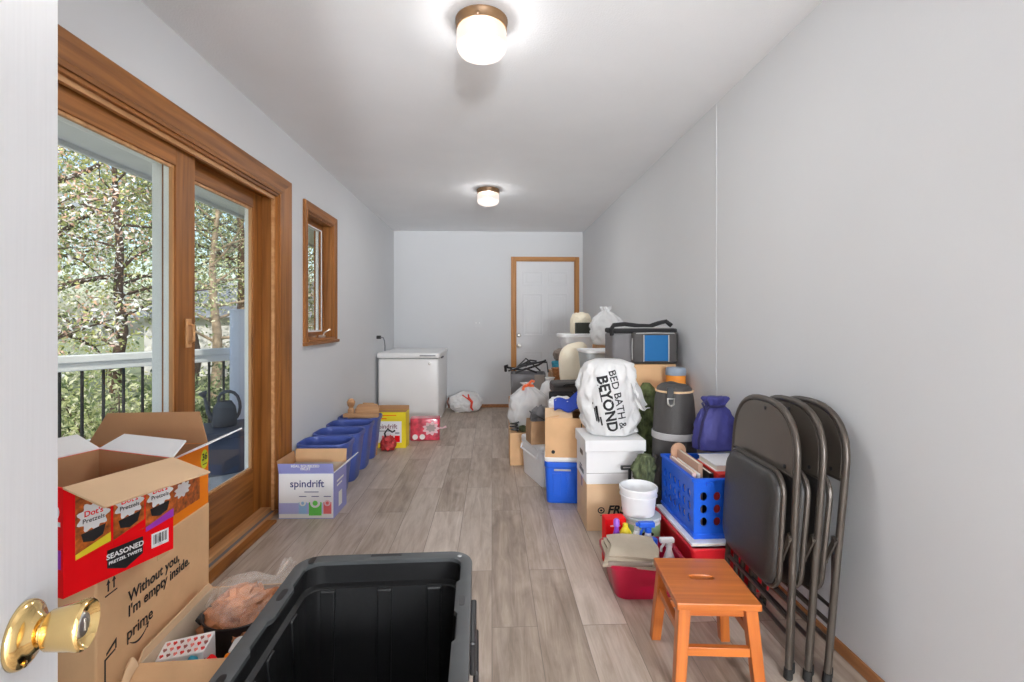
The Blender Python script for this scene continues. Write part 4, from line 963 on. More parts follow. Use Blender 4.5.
bm = bmesh.new(); tub(bm, .17, .07, .18, .08, .68, .02, .006); obj('body', bm, BLKFAB, kb_, smooth=True)

# stacks against the wall
k1 = carton('cardboard_box', 'tall kraft carton standing under the black camera case', .20, .30, .64, (.585, 3.77, 0), R(3), KRAFTD)
cc = thing('camera_case', 'flat black padded case on top of a tall carton, by pillow', 'case', (.585, 3.72, .6405), R(4))
bm = bmesh.new(); rbox(bm, .25, .20, .085, .03, e=.022); obj('body', bm, CHARC, cc, smooth=True)
bm = bmesh.new(); loft(bm, [rrect(.254, .204, .032, z) for z in (.05, .056)]); obj('zip', bm, BLACK, cc)
bm = bmesh.new(); tube(bm, [(-.05, -.1, .06), (-.04, -.115, .072), (.04, -.115, .072), (.05, -.1, .06)], .006); obj('handle', bm, BLACK, cc, smooth=True)
k2 = carton('cardboard_box', 'kraft carton on floor beneath the two clear plastic bins', .27, .34, .50, (.855, 3.77, 0), 0, KRAFTD)
for i, (z, w, h, lb) in enumerate(((.5005, .25, .235, 'lower clear plastic bin, standing under the lidded one by wall'), (.7715, .30, .175, 'upper clear plastic bin with milky white lid, beside the pillow'))):
    o = thing('clear_bin', lb, 'plastic bin', (.85, 3.76, z), R(3), 'clear plastic bins')
    bm = bmesh.new(); tub(bm, w * .86, .25, w * .96, .30, h, .03, .003); obj('body', bm, CLEARPL, o, smooth=True)
    bm = bmesh.new(); loft(bm, [rrect(w * .98, .32, .03, h + .0005), rrect(w * 1.02, .34, .03, h + .004), rrect(w * 1.02, .34, .03, h + .018), rrect(w * .96, .31, .03, h + .022), rrect(w * .9, .28, .03, h + .024), rrect(w * .88, .27, .03, h + .016)]); obj('lid', bm, WHITEPL, o, smooth=True)
    bm = bmesh.new(); blob(bm, w * .38, .10, h * .42, .2, 2.5, i + 40, sub=3, flat=-.8, sq=.7); obj('contents', bm, (KRAFTP, TEALCL)[i], o, smooth=True).location.z = .008
# brown stack with cooler bag
l0 = carton('cardboard_box', 'lower kraft carton of the stack behind the white shopping bag', .50, .33, .49, (.955, 3.27, 0), 0, KRAFTD)
l1 = carton('cardboard_box', 'upper kraft carton of the stack, carrying the grey cooler bag', .51, .33, .42, (.95, 3.26, .4905), 0, KRAFT)
cg = thing('cooler_bag', 'grey soft cooler bag with blue front pocket and black strap', 'cooler bag', (1.012, 3.255, .911), R(-2))
bm = bmesh.new(); rbox(bm, .43, .27, .20, .03, e=.012); obj('body', bm, GREYFAB, cg, smooth=True)
bm = bmesh.new(); rbox(bm, .434, .274, .035, .03, .2005, e=.012); obj('lid', bm, BLKFAB, cg, smooth=True)
bm = bmesh.new(); rbox(bm, .30, .045, .205, .035, .004, e=.018); po = obj('front_pocket', bm, CHARC, cg, smooth=True); po.location = (.055, -.155, 0)
bm = bmesh.new(); box(bm, (-.072, -.0262, .022), (.082, -.022, .19)); obj('blue_panel', bm, TEALFAB, po, bevel=.003)
bm = bmesh.new()
for x in (-.076, .086): tube(bm, [(x, -.024, .018), (x, -.026, .06), (x, -.026, .15), (x, -.024, .192)], .004)
tube(bm, [(-.14, -.014, .19), (-.12, -.018, .202), (0, -.02, .205), (.12, -.018, .202), (.14, -.014, .19)], .0035); tube(bm, [(-.147, -.01, .03), (-.149, -.012, .10), (-.147, -.01, .17)], .0035)
obj('piping', bm, PALEGREY, po, smooth=True)
bm = bmesh.new(); tube(bm, [(-.215, -.12, .19), (-.225, -.13, .225), (-.20, -.10, .255), (-.12, -.07, .262), (-.03, -.09, .25), (.04, -.10, .248), (.10, -.09, .268), (.155, -.08, .28), (.19, -.09, .25)], .015, 8); obj('strap', bm, BLKFAB, cg, smooth=True)
bm = bmesh.new(); tube(bm, [(-.20, -.125, .236), (0, -.132, .238), (.20, -.125, .236)], .003); obj('zip', bm, PALEGREY, cg, smooth=True)
# rolled orange mat
om = thing('rolled_mat', 'orange rolled mat with grey top standing against the wall', 'rolled mat', (1.165, 3.0, 0), 0)
bm = bmesh.new(); lathe(bm, [(.055, 0), (.06, .01), (.061, .40), (.06, .87), (.055, .875)], 28); obj('body', bm, ORANGE, om, smooth=True)
bm = bmesh.new(); lathe(bm, [(.062, .852), (.064, .855), (.063, .885), (.056, .898), (.03, .902), (.002, .896)], 28, cap0=False); obj('cap', bm, BLUEGREY, om, smooth=True)
# pillow and stack behind it
s1 = carton('cardboard_box', 'kraft carton on floor under the cream pillow and wicker basket', .30, .36, .64, (.72, 4.25, 0), 0, KRAFTD)
pw = thing('pillow', 'plump cream pillow leaning upright behind the black case', 'pillow', (.72, 4.13, .6405), R(6), None, R(-12))
bm = bmesh.new(); t_ = bmesh.new(); bmesh.ops.create_icosphere(t_, subdivisions=4, radius=1)
for v in t_.verts:
    p = v.co; sq = lambda c, e: math.copysign(abs(c) ** e, c)
    x, z = sq(p.x, .62), sq(p.z, .62); k = 1 - .25 * (abs(x * z)) ** 2
    v.co = Vector((x * .135, p.y * .075 * k + .006 * noise.noise(p * 3), z * .185 + .18 + .035 * x))
add(bm, t_); obj('cushion', bm, CREAM, pw, smooth='all')
bk = thing('wicker_basket', 'small brown wicker basket with handles left of the cream pillow', 'basket', (.615, 4.37, .6405), R(5))
bm = bmesh.new(); tub(bm, .10, .08, .13, .10, .115, .03, .006); obj('body', bm, WICKER, bk, smooth=True)
bm = bmesh.new(); tube(bm, [(x, y, .116) for x, y, _ in rrect(.128, .098, .03, 0)], .007, closed=True); obj('rim', bm, WICKER, bk, smooth=True)
# tall stack in the back: textiles and laundry basket
p1 = carton('cardboard_box', 'large kraft carton at the far end under teal and taupe blankets', .60, .36, .70, (.87, 4.68, 0), 0, KRAFTD)
def roll(name, lb, cat, w, d, h, m, loc, rz, seed):
    bm = bmesh.new(); blob(bm, w / 2, d / 2, h / 1.6, .10, 2.6, seed, sub=4, flat=-.6, sq=.75, crease=.05); o = tag(obj(name, bm, m, smooth=True), lb, cat); o.location = loc; o.rotation_euler.z = rz; return o
roll('rolled_blanket', 'teal rolled blanket under the taupe one, left of pillow', 'blanket', .32, .28, .125, TEALCL, (.74, 4.66, .7005), 0, 3)
roll('folded_blanket', 'taupe blanket lying on the teal roll under laundry basket', 'blanket', .30, .27, .12, TAUPE, (.75, 4.66, .81), 0, 4)
lb_ = thing('laundry_basket', 'white plastic basket heaped with clothes at top of the pile', 'laundry basket', (.84, 4.64, .932), R(4))
bm = bmesh.new(); L = [rrect(.30, .24, .05, 0), rrect(.36, .30, .06, .10), rrect(.39, .33, .07, .105), rrect(.39, .33, .07, .135), rrect(.365, .305, .06, .14), rrect(.355, .295, .06, .105), rrect(.29, .23, .05, .008)]; loft(bm, L); obj('body', bm, WHITEPL, lb_, smooth=True)
roll('dark_cloth', 'maroon dark cloth mounded inside the white laundry basket', 'clothes', .24, .20, .12, mat('maroon cloth', S(70, 40, 40), .9, var=.3), (.83, 4.64, .9405), 0, 7)
dkb = thing('black_box', 'small dark green black box propped in the laundry basket', 'box', (.875, 4.565, 1.06), R(8))
obj('body', B(((-.075, -.03, 0), (.06, .03, .115))), mat('dark olive box', S(52, 54, 46), .6), dkb, bevel=.004); obj('lid', B(((.0605, -.032, 0), (.075, .032, .11))), BLACK, dkb)
roll('white_garment', 'pale garment draped behind the dark box, top of pile', 'clothes', .22, .16, .22, CREAM, (.88, 4.70, 1.055), R(10), 9)
n1 = carton('cardboard_box', 'tall kraft carton against wall under the translucent white bag', .33, .34, .98, (1.08, 4.18, 0), 0, KRAFTD)
tg = thing('clear_bag', 'big translucent white bag high against the wall behind cooler bag', 'plastic bag', (1.02, 4.17, .9805), 0)
bm = bmesh.new(); bagmesh(bm, [(.10, 0, .1), (.14, .01, .2), (.155, .08, .3), (.15, .16, .5), (.115, .23, 1), (.06, .28, 1.6), (.03, .30, 2), (.05, .335, 2.5)], 1, .9, 9, .09, .13, 4, 51, n=84, bend=(-.03, .0)); obj('body', bm, WBAG2, tg, smooth='all')
bm = bmesh.new(); blob(bm, .11, .10, .09, .25, 3, 12, sub=3, flat=-.8); obj('contents', bm, WHCLOTH, tg, smooth=True).location.z = .008
# grey fabric bin with black frames
r1 = carton('cardboard_box', 'kraft carton on floor behind the trash bag under grey bin', .33, .36, .44, (.33, 4.62, 0), 0, KRAFTD)
gb = thing('fabric_bin', 'grey fabric bin behind the trash bag, holding black frames', 'fabric bin', (.345, 4.60, .4405), R(-4))
bm = bmesh.new(); tub(bm, .31, .26, .33, .28, .255, .02, .006); obj('body', bm, GREYFAB, gb, smooth=True)
bm = bmesh.new(); box(bm, (.06, -.1455, .12), (.155, -.138, .25)); obj('side_pocket', bm, mat('taupe mesh pocket', S(140, 130, 122), .8), gb, bevel=.01)
ft = thing('luggage_cart', 'tangle of black folding tubes lying across the grey fabric bin', 'folded cart', (.345, 4.59, .6965), R(-4))
for pts, r in (([(-.20, -.10, .06), (-.05, -.06, .03), (.10, -.02, .075), (.17, .0, .12)], .010), ([(-.17, -.12, .035), (-.02, -.10, .08), (.16, -.06, .115)], .009), ([(-.21, -.08, .02), (-.215, -.1, .07), (-.19, -.11, .075)], .013),
               ([(-.12, -.13, .012), (-.02, -.12, .05), (.08, -.10, .012)], .009), ([(-.06, -.05, .08), (.02, -.03, .12), (.08, .0, .11)], .008), ([(-.14, .05, .012), (-.02, .06, .13), (.12, .05, .012)], .008), ([(-.19, .02, .012), (.0, .03, .09), (.18, .0, .10), (.19, -.06, .012)], .008)):
    bm = bmesh.new(); tube(bm, pts, r); obj('tube', bm, BLACK, ft, smooth=True)
bm = bmesh.new(); box(bm, (-.08, -.07, .062), (-.01, -.03, .085)); obj('bracket', bm, BLACK, ft, bevel=.005)

# charcoal sleeping roll, camouflage sack
sr = thing('sleeping_bag_roll', 'charcoal rolled sleeping bag with grey strap standing behind blue crate', 'rolled bag', (1.022, 2.655, 0), R(-6))
bm = bmesh.new(); lathe(bm, [(.112, 0), (.122, .015), (.124, .2), (.121, .42), (.115, .62), (.106, .76), (.094, .82), (.07, .842), (.03, .85), (.002, .85)], 40)
for v in bm.verts: v.co *= 1 + .02 * noise.noise(v.co * 14); v.co.x *= 1 - .0
obj('body', bm, CHARC, sr, smooth=True)
bm = bmesh.new(); lathe(bm, [(.120, .545), (.1235, .547), (.122, .58), (.118, .582)], 40, cap0=False, cap1=False); obj('strap', bm, PALEGREY, sr, smooth=True)
bm = bmesh.new(); tube(bm, [(.0985 * math.cos(a), .0985 * math.sin(a), .805) for a in [2 * PI * k / 28 for k in range(28)]], .006, closed=True); obj('piping', bm, KRAFTP, sr, smooth=True)
bm = bmesh.new(); box(bm, (-.065, -.108, .74), (-.03, -.095, .835)); bm2 = obj('tab', bm, BLACK, sr, bevel=.003)
bm = bmesh.new(); tube(bm, [(-.065, -.113, .775), (-.03, -.113, .775), (-.033, -.116, .745), (-.048, -.118, .735), (-.062, -.116, .745)], .005, closed=True); obj('buckle', bm, NICKEL, sr, smooth=True)
bm = bmesh.new(); tube(bm, [(-.115, -.06, .46), (-.155, -.08, .38), (-.15, -.10, .30), (-.10, -.10, .26)], .014); obj('carry_handle', bm, CHARC, sr, smooth=True)
cs = thing('camouflage_sack', 'slim crumpled camouflage sack between white bucket and charcoal roll', 'bag', (.815, 2.55, 0), 0)
bm = bmesh.new(); bagmesh(bm, [(.03, 0, 0), (.042, .02, .2), (.044, .2, .3), (.042, .34, .6), (.054, .40, 1.4), (.045, .45, 1.5), (.03, .475, 2), (.008, .48, 1)], 1, .85, 3, .08, .55, 5, 61, n=60, bend=(.01, 0)); obj('body', bm, CAMO, cs, smooth='all')
gs = thing('camouflage_sack', 'green camouflage sack peeking up between shopping bag and charcoal roll', 'bag', (.955, 2.94, 0), 0)
bm = bmesh.new(); bagmesh(bm, [(.05, 0, 0), (.06, .02, .2), (.06, .4, .2), (.058, .66, .5), (.05, .76, 1), (.02, .81, 1.4)], 1, .85, 3, .08, .4, 5, 71, n=60); obj('body', bm, mat('bright olive camouflage', S(86, 96, 60), .9, var=.7, vs=20), gs, smooth='all')
bf = thing('metal_bookend', 'black flat metal bar frame standing behind the white bucket', 'metal frame', (.755, 2.62, 0), R(3))
bm = bmesh.new(); box(bm, (-.005, -.006, 0), (.012, .006, .375)); box(bm, (.042, -.006, 0), (.058, .006, .375)); box(bm, (-.045, -.010, .375), (.062, .010, .381)); box(bm, (-.045, -.010, .391), (.062, .010, .397)); box(bm, (-.045, -.010, .381), (-.035, .010, .391)); box(bm, (.052, -.010, .381), (.062, .010, .391)); obj('bar', bm, BLACK, bf, bevel=.002)

# crate on red crate by the wall
def crate(name, lb, w, d, h, m, loc, rz, hol):
    o = thing(name, lb, 'crate', loc, rz)
    t = .008; R_ = .022
    for M, ww in ((T(0, -d / 2, h / 2), w), (T(0, d / 2 - t, h / 2), w), (T(-w / 2 + t, 0, h / 2, rz=PI / 2), d - 2 * t - .0008), (T(w / 2, 0, h / 2, rz=PI / 2), d - 2 * t - .0008)):
        nx = max(3, round(ww / .062)); bm = bmesh.new()
        holeplate(bm, ww - .03, h - .10, t, nx, 3, *hol, M @ T(0, 0, -.002))
        for x0, x1, z0, z1 in ((-ww / 2, ww / 2, h / 2 - .052, h / 2), (-ww / 2, ww / 2, -h / 2, -h / 2 + .048), (-ww / 2, -ww / 2 + .015, -h / 2 + .048, h / 2 - .052), (ww / 2 - .015, ww / 2, -h / 2 + .048, h / 2 - .052)):
            box(bm, (x0, 0, z0), (x1, t, z1), M)
        obj('side', bm, m, o)
    obj('bottom', B(((-w / 2 + t, -d / 2 + t, .004), (w / 2 - t, d / 2 - t, .01))), m, o)
    bm = bmesh.new(); ring(bm, [p[:2] for p in rrect(w + .016, d + .016, .01, 0)], [p[:2] for p in rrect(w + .0005, d + .0005, .003, 0)], h - .014, h)
    for x in (-w * .3, 0, w * .3): box(bm, (x - .014, -d / 2 - .012, h - .03), (x + .014, -d / 2 - .0005, h - .0145))
    obj('rim', bm, m, o, bevel=.002)
    bm = bmesh.new(); ring(bm, [p[:2] for p in rrect(w + .012, d + .012, .01, 0)], [p[:2] for p in rrect(w + .0005, d + .0005, .003, 0)], .012, .024); obj('base_band', bm, m, o, bevel=.002)
    return o
rc = thing('crate', 'red plastic crate on floor under the blue crate', 'crate', (1.055, 2.275, 0), 0)
bm = bmesh.new(); tub(bm, .345, .42, .385, .475, .205, .02, .006); obj('body', bm, REDPL, rc, smooth=True)
bm = bmesh.new(); ring(bm, [p[:2] for p in rrect(.40, .49, .025, 0)], [p[:2] for p in rrect(.374, .464, .02, 0)], .195, .212); obj('rim', bm, REDPL, rc, bevel=.003)
bm = bmesh.new(); box(bm, (-.202, -.20, .10), (-.184, .22, .112)); box(bm, (-.03, -.252, .16), (.06, -.236, .19)); obj('handle', bm, REDPL, rc, bevel=.004)
wp = thing('document_wallet', 'white flat wallet lying between red crate and blue crate', 'folder', (1.045, 2.28, .2125), 0)
obj('cover', B(((-.178, -.225, 0), (.17, .225, .014))), WHITEPL, wp, bevel=.003); obj('pages', B(((-.17, -.2255, .004), (.165, -.225, .010))), PAPER, wp)
bx = crate('crate', 'bright blue perforated crate full of books on the red crate', .335, .40, .268, BLUECR, (1.062, 2.295, .227), 0, (.0165, .0195))
# books and boxes in the blue crate
def book(lb, w, d, h, loc, rot, m, name='book', g='books in the blue crate'):
    o = thing(name, lb, 'book', loc, rot[2], g, rot[0], rot[1])
    obj('cover', B(((-w/2, -d/2, 0), (-w/2 + .0025, d/2, h)), ((w/2 - .0025, -d/2, 0), (w/2, d/2, h)), ((-w/2 + .0025, -d/2, 0), (w/2 - .0025, -d/2 + .0025, h))), m, o)
    obj('pages', B(((-w/2 + .003, -d/2 + .003, .003), (w/2 - .003, d/2 - .004, h - .003))), PAPER, o)
    return o
zb = .2385
book('pale pink book leaning at the left inside the blue crate', .018, .28, .262, (.925, 2.30, zb), (0, 0, R(0)), mat('pale pink cover', S(222, 190, 182), .6))
book('thin white notebook beside the pale pink book in blue crate', .014, .27, .255, (.948, 2.30, zb), (0, 0, R(0)), PRINTW)
book('tan photo covered book standing tallest in the blue crate', .02, .26, .29, (.972, 2.33, zb), (0, 0, R(0)), mat('tan cover', S(196, 160, 138), .6))
book('black spined book at the front left of blue crate', .02, .20, .262, (1.0, 2.25, zb), (0, 0, R(0)), BLACK)
ts = thing('wooden_board', 'round topped tan wooden board standing up in the blue crate', 'board', (.972, 2.468, zb), R(8))
bm = bmesh.new(); loft(bm, [[(x, yy, z + .16) for x, z, _ in rrect(.08, .32, .039, 0, 8)] for yy in (-.005, .005)]); obj('board', bm, mat('tan wood board', S(198, 158, 130), .6, var=.1), ts)
rb2 = thing('red_box', 'red flat topped box in blue crate below the drawstring bag', 'box', (1.12, 2.225, zb), 0)
obj('body', B(((-.105, -.115, 0), (.105, .115, .27))), mat('red book box', S(196, 40, 32), .5), rb2, bevel=.002)
wb3 = thing('white_book', 'thick white book lying on the red box in blue crate', 'book', (1.12, 2.245, zb + .2705), 0); obj('cover', B(((-.10, -.095, 0), (.10, .095, .004)), ((-.10, -.095, .024), (.10, .095, .028))), PRINTW, wb3); obj('pages', B(((-.095, -.093, .0045), (.095, .09, .0235))), PAPER, wb3)
# drawstring bag
db = thing('drawstring_bag', 'blue violet drawstring bag standing on the crate against the wall', 'drawstring bag', (1.138, 2.405, .5375), R(0))
bm = bmesh.new(); bagmesh(bm, [(.075, 0, .1), (.11, .01, .15), (.115, .06, .2), (.108, .11, .3), (.092, .165, .6), (.066, .205, 1.2), (.045, .225, 1.8), (.05, .24, 2.2), (.062, .262, 2.6), (.055, .272, 2.6)], 1.0, .55, 8, .08, .09, 4, 81, n=80); obj('body', bm, PURPLE, db, smooth='all')
bm = bmesh.new(); tube(bm, [(.046 * math.cos(a),   .03 * math.sin(a), .225) for a in [2 * PI * k / 20 for k in range(20)]], .006, closed=True); tube(bm, [(-.04, -.03, .225), (-.065, -.045, .26), (-.085, -.04, .245), (-.07, -.045, .21), (-.045, -.035, .225)], .006)
tube(bm, [(-.05, -.03, .225), (-.085, -.045, .15), (-.105, -.045, .06), (-.095, -.03, .012)], .006); obj('drawstring', bm, mat('dark navy cord', S(38, 36, 80), .7), db, smooth=True)

# bucket on tubs
gt = thing('food_tub', 'tub with green label on floor under the white bucket', 'tub', (.752, 2.38, 0), 0)
bm = bmesh.new(); lathe(bm, [(.078, 0), (.082, .006), (.088, .21), (.084, .2105)], 36); obj('body', bm, WHITEPL, gt, smooth=True)
bm = bmesh.new(); lathe(bm, [(.0838, .05), (.0846, .052), (.0893, .195), (.0886, .197)], 36, cap0=False, cap1=False); obj('label_band', bm, GREENLB, gt, smooth=True)
bm = bmesh.new(); lathe(bm, [(.090, .211), (.092, .213), (.092, .226), (.088, .230), (.002, .229)], 36); obj('lid', bm, mat('clear grey lid', S(196, 202, 202), .35), gt, smooth=True)
Mt = FM((0, -.0905, .165), (1, 0, 0), (0, .03, 1)); decal('label_mark', ell(0, 0, .03, .012), Mt, BLKINK, gt)
bu = thing('bucket', 'empty white plastic bucket standing on the green labelled tub', 'bucket', (.735, 2.385, .2305), R(0))
bm = bmesh.new(); lathe(bm, [(.074, 0), (.079, .005), (.089, .118), (.094, .120), (.095, .134), (.0915, .1385), (.088, .135), (.087, .122), (.076, .008), (.002, .006)], 44); obj('body', bm, WHITEPL, bu, smooth=True)
bm = bmesh.new(); lathe(bm, [(.0885, .092), (.0925, .093), (.0925, .099), (.089, .1)], 44, cap0=False, cap1=False); obj('rib', bm, WHITEPL, bu, smooth=True)
rp_ = thing('red_package', 'red printed package standing left of the green labelled tub', 'package', (.605, 2.36, 0), R(4))
bm = bmesh.new(); rbox(bm, .105, .07, .225, .008, e=.004); obj('body', bm, REDCARD, rp_, smooth=True); decal('print_line', rect(-.03, .19, .02, .197), FM((0, -.0355, 0), (1, 0, 0), (0, 0, 1)), PALEP, rp_)

# crimson tub of cleaning things
mt = thing('plastic_tub', 'crimson plastic tub of cleaning things in front of white bucket', 'tub', (.672, 2.135, 0), R(-2))
bm = bmesh.new(); tub(bm, .27, .21, .325, .27, .15, .05, .004); obj('body', bm, MAGENTA, mt, smooth=True)
bm = bmesh.new(); L = [rrect(.318, .262, .05, .146), rrect(.345, .29, .055, .147), rrect(.345, .29, .055, .16), rrect(.33, .275, .05, .162), rrect(.312, .256, .048, .152), rrect(.318, .262, .05, .146)]; loft(bm, L, False, False); obj('rim', bm, MAGENTA, mt, smooth=True)
def bottle(nm, lb, cat, prof, m, capprof, mc, loc, rx=0, ry=0, sy=1, g=None, hk=1):
    o = thing(nm, lb, cat, loc, 0, g, rx, ry)
    prof = [(q, z * hk) for q, z in prof]; capprof = [(q, z - .0 + (hk - 1) * .19) for q, z in capprof] if capprof else None
    bm = bmesh.new(); lathe(bm, prof, 24, Matrix.Diagonal((1, sy, 1, 1))); obj('body', bm, m, o, smooth=True)
    if capprof: bm = bmesh.new(); lathe(bm, capprof, 20); obj('cap', bm, mc, o, smooth=True)
    return o
zt = .0075
bottle('spray_bottle', 'purple bottle at left rear corner of the crimson tub', 'bottle', [(.024, 0), (.026, .01), (.026, .13), (.012, .17), (.010, .185)], mat('purple bottle plastic', S(130, 60, 176), .35), [(.014, .1855), (.014, .21), (.008, .218)], mat('violet cap', S(150, 90, 196), .4), (.577, 2.205, zt), sy=.7, hk=1.28)
bottle('bottle', 'yellow squeeze bottle next to the purple one in crimson tub', 'bottle', [(.026, 0), (.028, .01), (.03, .12), (.028, .17), (.012, .19)], YELPRINT, [(.013, .1905), (.012, .205)], YELPRINT, (.622, 2.215, zt), sy=.8, hk=1.2)
bottle('bottle', 'white flat bottle lying toward the spray nozzle in crimson tub', 'bottle', [(.024, 0), (.026, .01), (.026, .13), (.02, .165), (.012, .18)], WHITEPL, [(.014, .1805), (.014, .20)], PALEGREY, (.674, 2.21, zt), sy=.7, hk=1.18)
o = bottle('spray_bottle', 'white trigger spray bottle with blue nozzle in crimson tub', 'spray bottle', [(.032, 0), (.035, .01), (.035, .13), (.016, .175), (.013, .19)], WHITEPL, [(.016, .1905), (.016, .21), (.013, .213)], BLUECOOL, (.722, 2.195, zt), sy=.75, hk=1.11)
bm = bmesh.new(); M_ = T(0, 0, .021); box(bm, (-.045, -.014, .2135), (.03, .014, .238), M_); box(bm, (-.058, -.009, .218), (-.0455, .009, .234), M_); tube(bm, [(-.02, 0, .212), (-.032, 0, .19), (-.038, 0, .165)], .006, M=M_); obj('trigger_head', bm, BLUECOOL, o, bevel=.005)
o = bottle('spray_bottle', 'white trigger spray bottle at right rim of the crimson tub', 'spray bottle', [(.028, 0), (.031, .01), (.031, .11), (.014, .155), (.012, .165)], WHITEPL, [(.015, .1655), (.015, .185)], WHITEPL, (.785, 2.10, zt), sy=.75, hk=1.1)
bm = bmesh.new(); M_ = T(0, 0, .019); box(bm, (-.042, -.012, .1855), (.022, .012, .208), M_); tube(bm, [(-.02, 0, .184), (-.034, 0, .165), (-.036, 0, .145)], .006, M=M_); obj('trigger_head', bm, WHITEPL, o, bevel=.005)
bottle('bottle', 'orange and blue capped bottle between the two sprayers', 'bottle', [(.022, 0), (.024, .01), (.024, .12), (.012, .15)], ORCARD, [(.02, .1505), (.02, .19), (.016, .195)], BLUECOOL, (.722, 2.125, zt), hk=1.1)
tp = thing('folded_trousers', 'grey beige folded trousers laid over the crimson tub', 'clothes', (.60, 2.075, .164), R(-14))
for i, (dx, dz, w, d) in enumerate(((0, 0, .225, .16), (.006, .0165, .215, .15), (.012, .033, .20, .14))):
    bm = bmesh.new()
    sheet(bm, lambda u, v: ((u - .5) * w + dx + .01 * math.sin(v * 5), (v - .5) * d, dz + .008 + .006 * math.sin(u * 5 + i) * math.sin(v * 4) - .045 * max(0, .25 - v) - .03 * max(0, .2 - u) + .02 * v), 18, 14, .014)
    obj('cloth_layer', bm, BEIGE, tp, smooth=True)
bm = bmesh.new(); tube(bm, [(-.09, -.072, .0), (.0, -.078, .008), (.09, -.076, .016)], .011); obj('waistband', bm, TAUPE, tp, smooth=True)
for nm, lb, m, pts, r in (('rubber_glove', 'hot pink rubber glove cuff over the front rim of crimson tub', PINK, [(.67, 2.025, .150), (.71, 2.005, .166), (.75, 2.01, .168), (.79, 2.03, .150)], .018),
                          ('cleaning_cloth', 'blue folded cloth showing at front of the crimson tub', BLCLOTH, [(.63, 2.05, .135), (.67, 2.04, .155), (.72, 2.055, .15)], .02),
                          ('sponge', 'yellow sponge strip along the front rim of crimson tub', YELPRINT, [(.565, 2.045, .125), (.595, 2.032, .148), (.635, 2.035, .15)], .013)):
    bm = bmesh.new(); tube(bm, pts, [r * .8] + [r] * (len(pts) - 2) + [r * .8], 10); tag(obj(nm, bm, m, smooth=True), lb, nm.replace('_', ' '))

# ------------------------------------------------------------------ step stool
st = thing('step_stool', 'orange brown wooden step stool with hand slot, beside folding chairs', 'stool', (.732, 1.638, 0), R(-4.5))
SW, SD, SH = .266, .295, .30
bm = bmesh.new(); o_, i_ = [], []
for k in range(48):
    a = 2 * PI * k / 48 + 1e-6; c, s = math.cos(a), math.sin(a); q = max(abs(c) / (SW / 2), abs(s) / (SD / 2)); o_.append((c / q, s / q))
# put true corners in
for cx, cy in ((1, 1), (-1, 1), (-1, -1), (1, -1)):
    tgt = Vector((cx * SW / 2, cy * SD / 2)); j = min(range(48), key=lambda k: (Vector(o_[k]) - tgt).length); o_[j] = tuple(tgt)
sg = lambda q, e: math.copysign(abs(q) ** e, q)
i_ = [(.043 * sg(math.cos(math.atan2(y, x)), .55), .014 + .0165 * sg(math.sin(math.atan2(y, x)), .8)) for x, y in o_]
ring(bm, o_, i_, SH - .022, SH); obj('seat', bm, BEECH['x'], st, bevel=.003)
for sx in (-1, 1):
    for sy in (-1, 1):
        bm = bmesh.new(); a = .017
        tx, ty, bx_, by = sx * .105, sy * .118, sx * .128, sy * .142
        prism(bm, [(bx_ - a, by - a, 0), (bx_ + a, by - a, 0), (bx_ + a, by + a, 0), (bx_ - a, by + a, 0)], [(tx - a * 1.15, ty - a * 1.15, SH - .0225), (tx + a * 1.15, ty - a * 1.15, SH - .0225), (tx + a * 1.15, ty + a * 1.15, SH - .0225), (tx - a * 1.15, ty + a * 1.15, SH - .0225)])
        obj('leg', bm, BEECH['z'], st, bevel=.003)
for sy in (-1, 1): obj('stretcher', B(((-.103, sy * .130 - .010, .128), (.103, sy * .130 + .010, .156))), BEECH['x'], st, bevel=.002)
for sx in (-1, 1): obj('stretcher', B(((sx * .113 - .010, -.11, .178), (sx * .113 + .010, .11, .206))), BEECH['y'], st, bevel=.002)
for sy in (-1, 1): obj('apron', B(((-.09, sy * .112 - .009, SH - .055), (.09, sy * .112 + .009, SH - .0225))), BEECH['x'], st, bevel=.002)

# ------------------------------------------------------------------ folding chairs
ch = thing('folding_chair', 'front folding chair of the leaning row, black seat in full view', 'folding chair', (.997, 1.80, 0), R(-90) + R(-2), 'folded chairs leaning on right wall', R(-3.2))
hw = .222
def arch(hw, zt, zs, n=22, e=2.6):
    return [(math.copysign(abs(math.cos(a)) ** (2 / e), math.cos(a)) * hw, zs + (zt - zs) * abs(math.sin(a)) ** (2 / e)) for a in [PI * k / n for k in range(n + 1)]]
top = arch(hw, .900, .69)
bm = bmesh.new(); pts = [(hw + .012, 0, .018), (hw + .004, 0, .35)] + [(x, 0, z) for x, z in top] + [(-hw - .004, 0, .35), (-hw - .012, 0, .018)]
tube(bm, pts, .0115, 10); obj('front_frame', bm, CHAIRM, ch, smooth=True)
bm = bmesh.new(); A = arch(hw - .008, .891, .69, 22)
out = [(x, z) for x, z in A] + [(-hw + .010, .665), (hw - .010, .665)]
n_ = len(out); L = []
for y, s in ((.006, .985), (-.005, .985), (-.008, .975)): L.append([(x * s, y, .79 + (z - .79) * s) for x, z in out])
loft(bm, L, True, True); obj('backrest', bm, CHAIRP, ch, smooth=True)
bm = bmesh.new(); tube(bm, [(-hw + .008, -.004, .667), (hw - .008, -.004, .667)], .006); obj('backrest_hem', bm, CHAIRM, ch, smooth=True)
for x, z in ((.02, .868), (.165, .69)):
    bm = bmesh.new(); lathe(bm, [(.007, 0), (.007, .003), (.002, .005)], 12, T(x, -.009, z, rx=PI / 2)); obj('rivet', bm, BLACK, ch)
zc = .465
fr = [(x, -.026, z + zc) for x, z, _ in rrect(.395, .405, .07, 0, 6)]
bm = bmesh.new(); tube(bm, fr, .009, 8, closed=True); sf = obj('seat_frame', bm, CHAIRM, ch, smooth=True)
bm = bmesh.new()
